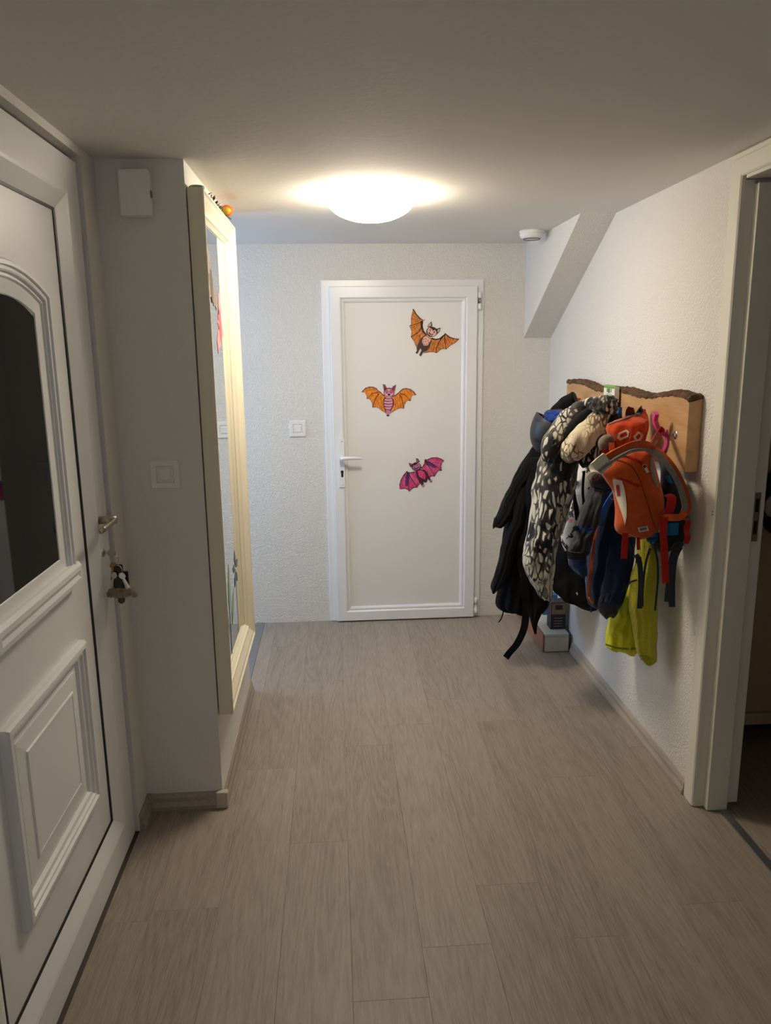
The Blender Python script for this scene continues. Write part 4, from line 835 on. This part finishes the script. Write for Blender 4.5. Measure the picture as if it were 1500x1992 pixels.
patch('navy_patch', [(298, 960), (345, 975), (335, 1090), (270, 1085)], [fbody], cloth('navy_print', C(26, 30, 44)), fj, 0.001, 0.006, 3.2)
# white floral bag
def floral():
    t = NT('floral_print'); tc = t.n('TexCoord'); vo = t.n('TexVoronoi', Scale=15); t.l(tc.outputs['Object'], vo.inputs['Vector']); nz = t.n('TexNoise', Scale=24, Detail=3); t.l(tc.outputs['Object'], nz.inputs['Vector'])
    a = ramp(t, [(0.0, C(208, 62, 66)), (0.16, C(232, 150, 142)), (0.24, C(232, 226, 212)), (1.0, C(226, 218, 202))]); t.l(vo.outputs['Distance'], a.inputs[0])
    b = ramp(t, [(0.56, (0, 0, 0, 1)), (0.6, (1, 1, 1, 1))]); t.l(nz.outputs['Fac'], b.inputs[0]); mx_ = t.n('Mix', data_type='RGBA'); mx_.inputs['B'].default_value = C(40, 44, 40)
    t.l(b.outputs[0], mx_.inputs['Factor']); t.l(a.outputs[0], mx_.inputs['A']); t.l(mx_.outputs['Result'], t.b.inputs['Base Color']); t.b.inputs['Roughness'].default_value = 0.7; return t.m
fb = thing('floral_bag', 'white floral print bag with dark straps between fleece and blue jacket', 'bag')
fbo = loft('bag_body', KR([(590, 610, 740, 3.40, 0.03), (700, 580, 740, 3.38, 0.05), (800, 560, 720, 3.38, 0.06), (900, 525, 700, 3.38, 0.06), (1000, 490, 670, 3.38, 0.06), (1080, 490, 640, 3.38, 0.06), (1140, 515, 600, 3.38, 0.04)]), floral(), fb, folds=3, famp=0.06, wr=0.005, seed=7, n=40)
seam('strap', [(570, 640), (580, 760), (590, 870), (600, 950)], [fbo], 0, BLKN, fb, 3.35, 0.004, 20, 0.022)
tube('cord', [K3(640, 640, 3.30), K3(632, 760, 3.29), K3(640, 870, 3.30)], 0.006, BLKN, fb, n=16)
# black jacket low behind
bj = thing('black_jacket', 'black child jacket showing below the feather print fleece', 'jacket')
bjb = loft('jacket_body', KR([(1020, 470, 640, 3.51, 0.04), (1120, 450, 700, 3.50, 0.048), (1250, 440, 750, 3.50, 0.05), (1350, 440, 770, 3.50, 0.05), (1420, 445, 765, 3.50, 0.05), (1460, 500, 760, 3.50, 0.05), (1495, 590, 752, 3.50, 0.045), (1515, 660, 745, 3.50, 0.03)]), BLKN, bj, folds=6, famp=0.15, wr=0.008, seed=8)
patch('logo', [(588, 1412), (598, 1408), (602, 1424), (596, 1428)], [bjb], mat('logo_grey', C(170, 170, 165), 0.6), bj, 0.002, 0.003, 3.3, 1)
tube('drawcord', [K3(684, 1495, 3.44), K3(685, 1535, 3.44)], 0.004, cloth('navy_cord', C(26, 34, 70)), bj, n=8)
# blue jacket with orange zip
NAV = cloth('navy_shell', C(20, 34, 66), 0.7, 180, 0.25); CHA = cloth('charcoal_shell', C(42, 45, 50), 0.75, 150, 0.3); ROY2 = cloth('bright_blue_shell', C(36, 96, 200), 0.7)
nj = thing('blue_jacket', 'navy child jacket with orange zip and charcoal sleeves', 'jacket')
njb = loft('jacket_body', KR([(690, 760, 900, 2.92, 0.05), (780, 765, 950, 2.90, 0.08), (900, 718, 968, 2.89, 0.09), (1000, 690, 970, 2.89, 0.10), (1100, 672, 962, 2.89, 0.10), (1200, 655, 950, 2.89, 0.10), (1300, 645, 932, 2.89, 0.10), (1400, 648, 905, 2.89, 0.09), (1455, 660, 885, 2.89, 0.08), (1485, 690, 870, 2.89, 0.06)]), NAV, nj, folds=6, famp=0.16, wr=0.008, wscale=11, seed=9, n=64)
njs = loft('sleeve', KR([(690, 690, 800, 2.86, 0.03), (760, 676, 800, 2.82, 0.045), (850, 640, 775, 2.80, 0.052), (950, 605, 740, 2.80, 0.054), (1050, 574, 705, 2.80, 0.054), (1120, 548, 680, 2.80, 0.052), (1165, 538, 655, 2.80, 0.048)]), CHA, nj, folds=6, famp=0.14, wr=0.009, wscale=18, seed=10)
patch('sleeve_band', [(586, 985), (640, 998), (700, 1000), (695, 1032), (630, 1030), (575, 1020)], [njs], cloth('band_blue', C(28, 58, 120)), nj, 0.002, 0.006, 2.75)
for i in range(5): tube('cuff_rib', [K3(536+i*0.5, 1150+i*10, 2.755), K3(570, 1158+i*10, 2.742), K3(610, 1162+i*10, 2.742), K3(652, 1160+i*10, 2.755)], 0.0035, CHA, nj, n=16)
loft('sleeve_lining', KR([(1170, 540, 655, 2.82, 0.045), (1220, 538, 658, 2.82, 0.045), (1260, 560, 660, 2.83, 0.04), (1310, 630, 664, 2.84, 0.02)]), cloth('lining_blue', C(26, 54, 104)), nj, folds=4, famp=0.1, wr=0.006, seed=11, n=24)
ribbon('facing', [K3(850, 755, 2.72), K3(805, 820, 2.74), K3(760, 900, 2.76), K3(722, 985, 2.78)], 0.030, 0.004, ROY2, nj, n=24, wdir=(1, 0.2, 0.3))
seam('zip', [(728, 965), (712, 1060), (695, 1180), (680, 1320), (672, 1440)], [njb], 0, cloth('zip_orange', C(206, 92, 44)), nj, 2.8, 0.004, 36, 0.013)
zp = K3(675, 1452, 2.79); tube('zip_pull', [zp+Vector((-0.006, -0.01, 0.010)), zp+Vector((0, -0.012, 0)), zp+Vector((0.010, -0.012, -0.012))], 0.006, ORH, nj, n=10, flat=0.6)
torus('pull_ring', K3(822, 803, 2.70), 0.011, 0.0012, (0.2, 1, 0.1), mat('ring_blue', C(96, 120, 170), 0.4), nj)
njr = loft('sleeve', KR([(1000, 800, 950, 2.84, 0.04), (1150, 790, 955, 2.80, 0.055), (1300, 770, 940, 2.78, 0.06), (1400, 750, 910, 2.78, 0.06), (1455, 735, 885, 2.78, 0.055)]), NAV, nj, folds=5, famp=0.12, wr=0.008, seed=12)
loft('cuff', KR([(1450, 736, 882, 2.78, 0.05), (1490, 728, 868, 2.78, 0.05), (1530, 732, 855, 2.78, 0.045), (1560, 765, 825, 2.78, 0.025)]), CHA, nj, folds=4, famp=0.06, wr=0.004, seed=13, n=24)
tube('hood_edge', [tuple(K3(700, 700, 2.82))+(0.03,), tuple(K3(740, 690, 2.80))+(0.04,), tuple(K3(790, 700, 2.80))+(0.035,), tuple(K3(815, 740, 2.82))+(0.02,)], 0.03, CHA, nj, seg=18, n=24, noise_amp=0.01)
# yellow-green fleece
def waffle():
    t = NT('lime_waffle_fleece'); tc = t.n('TexCoord'); wz = t.n('TexWave', Scale=55); wz.bands_direction = 'Z'; t.l(tc.outputs['Object'], wz.inputs['Vector']); wx = t.n('TexWave', Scale=55); wx.bands_direction = 'X'; t.l(tc.outputs['Object'], wx.inputs['Vector'])
    mu = t.n('Math', operation='MULTIPLY'); t.l(wz.outputs['Fac'], mu.inputs[0]); t.l(wx.outputs['Fac'], mu.inputs[1]); bp = t.n('Bump', Strength=0.6, Distance=0.002); t.l(mu.outputs[0], bp.inputs['Height']); t.l(bp.outputs[0], t.b.inputs['Normal'])
    rp = ramp(t, [(0.0, C(168, 164, 22)), (1.0, C(198, 196, 40))]); t.l(mu.outputs[0], rp.inputs[0]); t.l(rp.outputs[0], t.b.inputs['Base Color']); t.b.inputs['Roughness'].default_value = 0.85; t.b.inputs['Sheen Weight'].default_value = 0.2; return t.m
LIM = waffle(); LIN = cloth('lime_nylon', C(206, 204, 36), 0.6, 60, 0.15)
yf = thing('lime_fleece', 'lime yellow waffle fleece jacket hanging lowest by the wall', 'jacket')
loft('jacket_body', KR([(1380, 850, 965, 3.02, 0.03), (1450, 825, 975, 2.99, 0.045), (1520, 818, 985, 2.96, 0.06), (1600, 793, 990, 2.94, 0.07), (1690, 776, 995, 2.93, 0.07), (1745, 775, 988, 2.92, 0.065), (1768, 800, 975, 2.92, 0.05)]), LIN, yf, folds=5, famp=0.18, wr=0.010, wscale=18, seed=14)
yfs = loft('sleeve', KR([(1030, 985, 1060, 2.71, 0.025), (1100, 985, 1090, 2.69, 0.035), (1200, 970, 1103, 2.69, 0.045), (1350, 935, 1108, 2.69, 0.05), (1500, 922, 1108, 2.69, 0.05), (1650, 945, 1107, 2.69, 0.046), (1750, 966, 1105, 2.69, 0.042), (1800, 985, 1103, 2.69, 0.038)]), LIM, yf, folds=5, famp=0.10, wr=0.007, wscale=13, seed=15, n=60)
loft('cuff', KR([(1795, 986, 1103, 2.69, 0.036), (1820, 990, 1102, 2.69, 0.036), (1846, 1000, 1100, 2.69, 0.032)]), LIM, yf, folds=24, famp=0.10, wr=0.002, flare=4, seed=16, n=14, seg=96)
tube('hem', [K3(776, 1738, 2.86), K3(840, 1760, 2.85), K3(910, 1768, 2.85), K3(975, 1766, 2.87)], 0.004, cloth('lime_trim', C(150, 146, 20)), yf, n=24)
seam('pocket_seam', [(880, 1420), (930, 1350), (975, 1330)], [yfs], 0.0025, BLKN, yf, 2.65)
# orange shoulder bag above
ORG = cloth('rust_orange_canvas', C(196, 84, 34), 0.85, 320, 0.35, 0.10); ORD = cloth('deep_orange_canvas', C(190, 66, 24), 0.85, 320, 0.35, 0.12); REDW = cloth('red_webbing', C(176, 34, 26), 0.8, 300, 0.3); CRW = cloth('cream_pad', C(226, 218, 196), 0.7, 200, 0.1, 0.04)
GRL = cloth('grey_print_lining', C(120, 108, 98), 0.8, 90, 0.3, 0.5)
ob = thing('orange_bag', 'small deep orange fabric bag with white framed tags above the orange backpack', 'bag')
obb = loft('bag_body', KR([(262, 985, 1030, 2.86, 0.02), (295, 905, 1048, 2.84, 0.04), (330, 810, 1050, 2.82, 0.055), (370, 778, 1045, 2.82, 0.06), (420, 788, 1035, 2.82, 0.06), (470, 800, 1020, 2.82, 0.06), (520, 790, 1000, 2.82, 0.05), (560, 800, 980, 2.82, 0.04)]), ORD, ob, folds=4, famp=0.12, wr=0.007, wscale=20, seed=17, n=44)
for pl_, ins in (([(848, 432), (858, 398), (910, 376), (926, 392), (920, 424), (870, 448)], [(866, 425), (872, 405), (908, 389), (913, 412), (876, 430)]), ([(952, 422), (985, 388), (1016, 410), (1010, 432), (980, 462), (965, 452)], [(968, 424), (987, 402), (1002, 416), (982, 442)])):
    tg = patch('tag_frame', pl_, [obb], CRW, ob, 0.003, 0.006, 2.77); patch('tag_centre', ins, [obb], cloth('tag_red', C(186, 42, 26), 0.5), tg, 0.0045, 0.005, 2.77)
patch('flap', [(900, 305), (905, 255), (920, 230), (955, 240), (965, 275), (935, 300)], [obb], cloth('maroon_flap', C(92, 28, 26)), ob, 0.004, 0.012, 2.82)
patch('flap', [(962, 283), (985, 245), (1005, 222), (1016, 262), (990, 288)], [obb], cloth('grey_dark_print', C(64, 62, 70), 0.8, 60, 0.3, 0.7), ob, 0.004, 0.012, 2.83)
tube('lining_roll', [tuple(K3(770, 500, 2.80))+(0.016,), tuple(K3(765, 465, 2.80))+(0.022,), tuple(K3(790, 440, 2.79))+(0.02,), tuple(K3(812, 470, 2.80))+(0.014,)], 0.02, GRL, ob, n=20, seg=14)
seam('top_piping', [(800, 345), (870, 322), (930, 298), (1000, 275)], [obb], 0.005, GRL, ob, 2.78)
ribbon('side_strap', [K3(815, 460, 2.75), K3(818, 520, 2.74), K3(822, 560, 2.74)], 0.020, 0.004, ORG, ob, n=12)
patch('side_fold', [(752, 495), (800, 480), (835, 490), (830, 540), (790, 550), (755, 548)], [obb], REDW, ob, 0.004, 0.02, 2.79)
# orange backpack
bpk = thing('orange_backpack', 'rust orange child backpack with cream stripe and curved straps', 'backpack')
bb = loft('pack_body', KR([(478, 945, 1055, 2.610, 0.02), (500, 880, 1070, 2.605, 0.05), (540, 800, 1082, 2.600, 0.064), (590, 752, 1092, 2.600, 0.072), (640, 742, 1102, 2.600, 0.076), (700, 775, 1116, 2.600, 0.076), (760, 815, 1132, 2.600, 0.078), (830, 830, 1146, 2.600, 0.081), (920, 832, 1146, 2.600, 0.081), (985, 830, 1130, 2.600, 0.076), (1020, 850, 1092, 2.600, 0.064), (1044, 910, 1030, 2.600, 0.04)]), ORG, bpk, folds=3, famp=0.03, wr=0.004, wscale=14, seed=18, sq=2.5, n=70, seg=90, hollow=False)
seam('seam', [(745, 650), (800, 580), (870, 575), (940, 610), (985, 680), (1010, 740), (1050, 870), (1090, 1000)], [bb], 0.0022, cloth('seam_brown', C(128, 52, 20)), bpk, 2.530, 0.0005, 60)
seam('zip', [(855, 545), (920, 545), (985, 580), (1020, 615), (1045, 655)], [bb], 0, REDW, bpk, 2.530, 0.002, 36, 0.010)
seam('zip', [(832, 682), (880, 692), (930, 712), (992, 738)], [bb], 0, REDW, bpk, 2.510, 0.002, 30, 0.010)
patch('cream_stripe', [(820, 700), (830, 682), (880, 698), (898, 760), (910, 850), (910, 930), (900, 985), (886, 930), (862, 860), (838, 790)], [bb], CRW, bpk, 0.0035, 0.006, 2.510, 3)
patch('red_tag', [(842, 728), (862, 730), (868, 798), (850, 800)], [bb], cloth('tag_red', C(186, 42, 26), 0.5), bpk, 0.006, 0.005, 2.510)
lb_ = patch('brand_label', [(980, 1000), (1042, 988), (1052, 1018), (990, 1030)], [bb], mat('label_white', C(214, 210, 200), 0.7), bpk, 0.003, 0.004, 2.520)
patch('label_print', [(992, 1004), (1036, 996), (1040, 1012), (998, 1020)], [bb], mat('label_grey', C(112, 110, 108), 0.7), lb_, 0.0042, 0.004, 2.520)
zb = hit(surf([bb]), 1025, 610, 2.530); zt_ = hit(surf([bb]), 1045, 650, 2.530); dcam = (CP-zb).normalized()*0.007
torus('zip_puller', zb+dcam, 0.007, 0.0012, (0.3, 1, 0), STEEL, bpk); ribbon('zip_tab', [zb+dcam+Vector((0.002, 0, -0.006)), (zb+zt_)/2+dcam, zt_+dcam], 0.009, 0.003, mat('tab_white', C(220, 216, 208), 0.6), bpk, n=10)
GRM = cloth('grey_mesh', C(132, 128, 122), 0.8, 400, 0.5)
patch('back_panel', [(1060, 530), (1074, 545), (1096, 680), (1112, 750), (1092, 735), (1062, 640)], [bb], GRM, bpk, 0.004, 0.008, 2.570)
def strap(nm, pts, w, material, par, n=40, th=0.010, wd=None): return ribbon(nm, [tuple(K3(a, b, d)) for a, b, d in pts], w, th, material, par, n=n, wdir=wd)
strap('shoulder_strap', [(1085, 515, 2.550), (1030, 482, 2.520), (960, 482, 2.500), (880, 515, 2.490), (820, 545, 2.480), (770, 580, 2.470)], 0.034, ORG, bpk, wd=(0.35, 0.2, 1))
strap('strap_pad', [(790, 565, 2.470), (745, 600, 2.465), (705, 640, 2.460), (672, 690, 2.460)], 0.050, CRW, bpk, 24, 0.012, (0.6, 0.2, 0.8))
strap('strap_edge', [(1080, 520, 2.525), (1020, 505, 2.500), (950, 510, 2.480), (880, 540, 2.470), (820, 575, 2.460), (760, 620, 2.455), (700, 680, 2.455)], 0.010, GRM, bpk, 40, 0.014, (0.35, 0.2, 1))
strap('strap_end', [(690, 690, 2.465), (710, 675, 2.465), (735, 645, 2.470)], 0.020, REDW, bpk, 12, 0.006, (0.6, 0.2, 0.8))
strap('shoulder_strap', [(1070, 505, 2.530), (1130, 545, 2.500), (1200, 625, 2.470), (1258, 735, 2.460), (1290, 850, 2.460), (1282, 905, 2.460)], 0.030, ORG, bpk, 40, 0.010, (0.9, -0.3, 0.5))
strap('strap_mesh', [(1075, 512, 2.515), (1128, 555, 2.488), (1192, 635, 2.458), (1248, 740, 2.448), (1280, 850, 2.448), (1274, 895, 2.448)], 0.019, GRM, bpk, 40, 0.006, (0.9, -0.3, 0.5))
strap('strap_tail', [(1282, 900, 2.455), (1250, 932, 2.460), (1200, 935, 2.470), (1150, 935, 2.490)], 0.024, ORG, bpk, 20, 0.006, (0, 0.2, 1))
strap('webbing', [(1165, 790, 2.510), (1195, 810, 2.490), (1188, 870, 2.480), (1165, 925, 2.490)], 0.030, REDW, bpk, 20, 0.003)
strap('webbing', [(1150, 930, 2.480), (1142, 1030, 2.480), (1150, 1150, 2.480), (1158, 1350, 2.480)], 0.024, REDW, bpk, 30, 0.003)
strap('webbing', [(902, 1030, 2.530), (898, 1110, 2.530), (893, 1195, 2.530)], 0.021, REDW, bpk, 16, 0.003)
strap('webbing', [(985, 1040, 2.550), (984, 1090, 2.550), (986, 1140, 2.550)], 0.012, REDW, bpk, 12, 0.003)
strap('hanging_loop', [(1050, 485, 2.57), (1080, 430, 2.63), (1116, 376, 2.685), (1136, 390, 2.685), (1110, 440, 2.64), (1075, 490, 2.57)], 0.020, REDW, bpk, 30, 0.003, (0.5, 0.2, 0.6))
strap('webbing', [(1268, 940, 2.460), (1300, 955, 2.50), (1290, 1010, 2.50), (1298, 1060, 2.460), (1285, 1100, 2.470)], 0.018, REDW, bpk, 24, 0.003)
# dark backpack behind the orange one
kbp = thing('dark_backpack', 'dark grey and teal backpack squeezed behind the orange backpack', 'backpack')
kbb = loft('pack_body', KR([(575, 1112, 1150, 2.66, 0.02), (640, 1125, 1215, 2.64, 0.04), (740, 1122, 1262, 2.63, 0.05), (850, 1135, 1280, 2.62, 0.055), (950, 1135, 1290, 2.61, 0.06), (1015, 1135, 1290, 2.60, 0.06), (1050, 1090, 1290, 2.60, 0.06), (1075, 1045, 1280, 2.60, 0.055), (1105, 1055, 1255, 2.60, 0.05), (1135, 1085, 1205, 2.60, 0.03)]), cloth('dark_grey_nylon', C(34, 37, 44), 0.6, 160, 0.3), kbp, folds=4, famp=0.08, wr=0.006, seed=19, hollow=False)
TEA = cloth('teal_blue_nylon', C(22, 112, 160), 0.6, 120, 0.2)
patch('teal_pocket', [(1162, 970), (1242, 968), (1238, 1045), (1168, 1050)], [kbb], TEA, kbp, 0.004, 0.006, 2.55); patch('teal_base', [(1025, 1045), (1110, 1020), (1112, 1070), (1080, 1105), (1040, 1085)], [kbb], TEA, kbp, 0.003, 0.006, 2.56); patch('teal_insert', [(1150, 675), (1180, 665), (1205, 720), (1175, 712)], [kbb], TEA, kbp, 0.003, 0.006, 2.57)
GST = cloth('slate_webbing', C(52, 56, 66), 0.75, 300, 0.3)
strap('webbing', [(1255, 1090, 2.54), (1215, 1160, 2.53), (1195, 1250, 2.53), (1182, 1370, 2.53), (1172, 1470, 2.53)], 0.026, GST, kbp, 30, 0.003); strap('webbing', [(1245, 1120, 2.545), (1212, 1200, 2.54), (1198, 1330, 2.54), (1198, 1502, 2.54)], 0.022, GST, kbp, 30, 0.003)
bm = bmesh.new(); abox(bm, -0.020, 0.020, -0.006, 0.006, -0.014, 0.014, 0.004); o_ = fin('buckle', bm, FOB, kbp); o_.location = K3(1225, 1125, 2.525); o_.rotation_euler = (0, 0.7, 0)
strap('webbing', [(968, 1170, 2.56), (992, 1220, 2.55), (1000, 1350, 2.55), (992, 1512, 2.55)], 0.018, GST, kbp, 30, 0.003); strap('webbing', [(1060, 1130, 2.56), (1035, 1210, 2.555), (1015, 1350, 2.555), (1010, 1500, 2.555)], 0.008, GST, kbp, 30, 0.003)
strap('webbing', [(1085, 1110, 2.57), (1105, 1210, 2.57), (1108, 1330, 2.57), (1090, 1525, 2.57)], 0.007, GST, kbp, 30, 0.003)
bm = bmesh.new(); abox(bm, -0.010, 0.010, -0.004, 0.004, -0.012, 0.012, 0.003); o_ = fin('buckle', bm, FOB, kbp); o_.location = K3(985, 1205, 2.545)

# ------------------------------------------------------------------ ledge and boxes in the corner
lg = thing('pipe_ledge', 'low white boxed ledge with reddish wooden side on the floor', 'ledge')
WPT = mat('chipped_white_paint', C(214, 210, 200), 0.6, bump=0.3, scale=40, var=0.10)
box('top_board', 1.108, 1.239, 3.842, YB-0.002, 0.088, 0.104, WPT, lg, 0.003); box('front_board', 1.108, 1.239, 3.842, 3.858, 0.003, 0.087, WPT, lg, 0.003)
box('side_board', 1.096, 1.107, 3.846, YB-0.002, 0.002, 0.100, mat('reddish_wood', C(150, 108, 86), 0.6, bump=0.2, scale=30, var=0.2), lg, 0.002)
q = P(1087, 1224, 'z', 0.104)
db = thing('dark_box', 'small dark navy cardboard box with tan lid band on the ledge', 'box')
qx0 = P(1071, 1222, 'y', q.y).x; qx1 = min(P(1103, 1222, 'y', q.y).x, XR-0.02); qz = P(1087, 1172, 'y', q.y).z
box('carton', qx0, qx1, q.y, q.y+0.075, 0.1042, qz, mat('navy_card', C(30, 32, 46), 0.5), db, 0.001)
my = MAPY(q.y); w_ = qx1-qx0; hh = qz-0.104
prism('tan_band', R4(qx0+0.003, qx1-0.003, qz-hh*0.44, qz-0.004), my, 0, 0.0006, mat('tan_card', C(150, 124, 92), 0.6), db); prism('window_print', R4(qx0+w_*0.28, qx1-w_*0.25, qz-hh*0.27, qz-hh*0.10), my, 0.0004, 0.001, mat('navy_card', C(30, 32, 46), 0.5), db)
for i in range(4): prism('print', R4(qx0+w_*0.22, qx1-w_*0.22, 0.104+hh*(0.10+i*0.10), 0.104+hh*(0.13+i*0.10)), my, 0, 0.0006, mat('print_tan', C(150, 120, 110), 0.6), db)
q2 = P(1068, 1196, 'z', 0.104)
bx_ = thing('blue_box', 'small bright blue cardboard box behind the dark one on the ledge', 'box')
x0_ = max(1.112, P(1056, 1196, 'y', q2.y).x); x1_ = P(1084, 1196, 'y', q2.y).x; zt = P(1070, 1158, 'y', q2.y).z
box('carton', x0_, x1_, q2.y, q2.y+0.06, 0.1042, zt, mat('blue_card', C(28, 108, 150), 0.5), bx_, 0.001)
my = MAPY(q2.y); prism('white_print', R4(x0_+0.012, x1_-0.018, 0.15, zt-0.02), my, 0, 0.0006, mat('card_pale', C(150, 176, 186), 0.6), bx_); prism('barcode_panel', R4(x1_-0.032, x1_-0.012, 0.110, 0.140), my, 0, 0.0008, mat('label_white', C(214, 210, 200), 0.7), bx_)
# patterned bag in the side room
rb = thing('patterned_bag', 'blue and black patterned bag with pale patch in the side room', 'bag')
def sidebag(rows, name, material): return loft(name, rows, material, rb, folds=4, famp=0.08, wr=0.006, seed=20, n=30, lim=False)
sidebag([(922, 1492, 1530, 2.72, 0.04), (950, 1488, 1560, 2.70, 0.055), (1000, 1484, 1570, 2.70, 0.055), (1025, 1484, 1565, 2.70, 0.05), (1040, 1500, 1550, 2.70, 0.03)], 'bag_body', cloth('blue_black_print', C(28, 36, 58), 0.8, 60, 0.3, 0.8))
bbv = [o for o in bpy.data.objects if o.name.startswith('bag_body') and o.parent == rb]
PT = P(1500, 985, 'y', 2.63); blob('pale_patch', PT, 0.024, 0.012, 0.040, mat('pale_patch', C(170, 158, 148), 0.8), rb, 0.1)

kq = P(1512, 925, 'y', 2.77); kz = 1.42
lathe('knob', [(0, 0.030), (0.012, 0.028), (0.014, 0.020), (0.006, 0.012), (0.006, 0.0)], 16, Matrix.Translation((kq.x, 2.80, kz)) @ Matrix.Rotation(math.radians(90), 4, 'X'), STEEL, cb)
bt = P(1508, 930, 'y', 2.71)
ribbon('strap', [(bt.x-0.012, bt.y+0.01, bt.z-0.01), (kq.x-0.016, 2.775, (bt.z+kz)/2), (kq.x-0.006, 2.782, kz+0.013), (kq.x+0.006, 2.782, kz+0.013), (kq.x+0.016, 2.775, (bt.z+kz)/2), (bt.x+0.016, bt.y+0.01, bt.z-0.01)], 0.012, 0.003, BLKN, rb, n=30, wdir=(0, 1, 0))
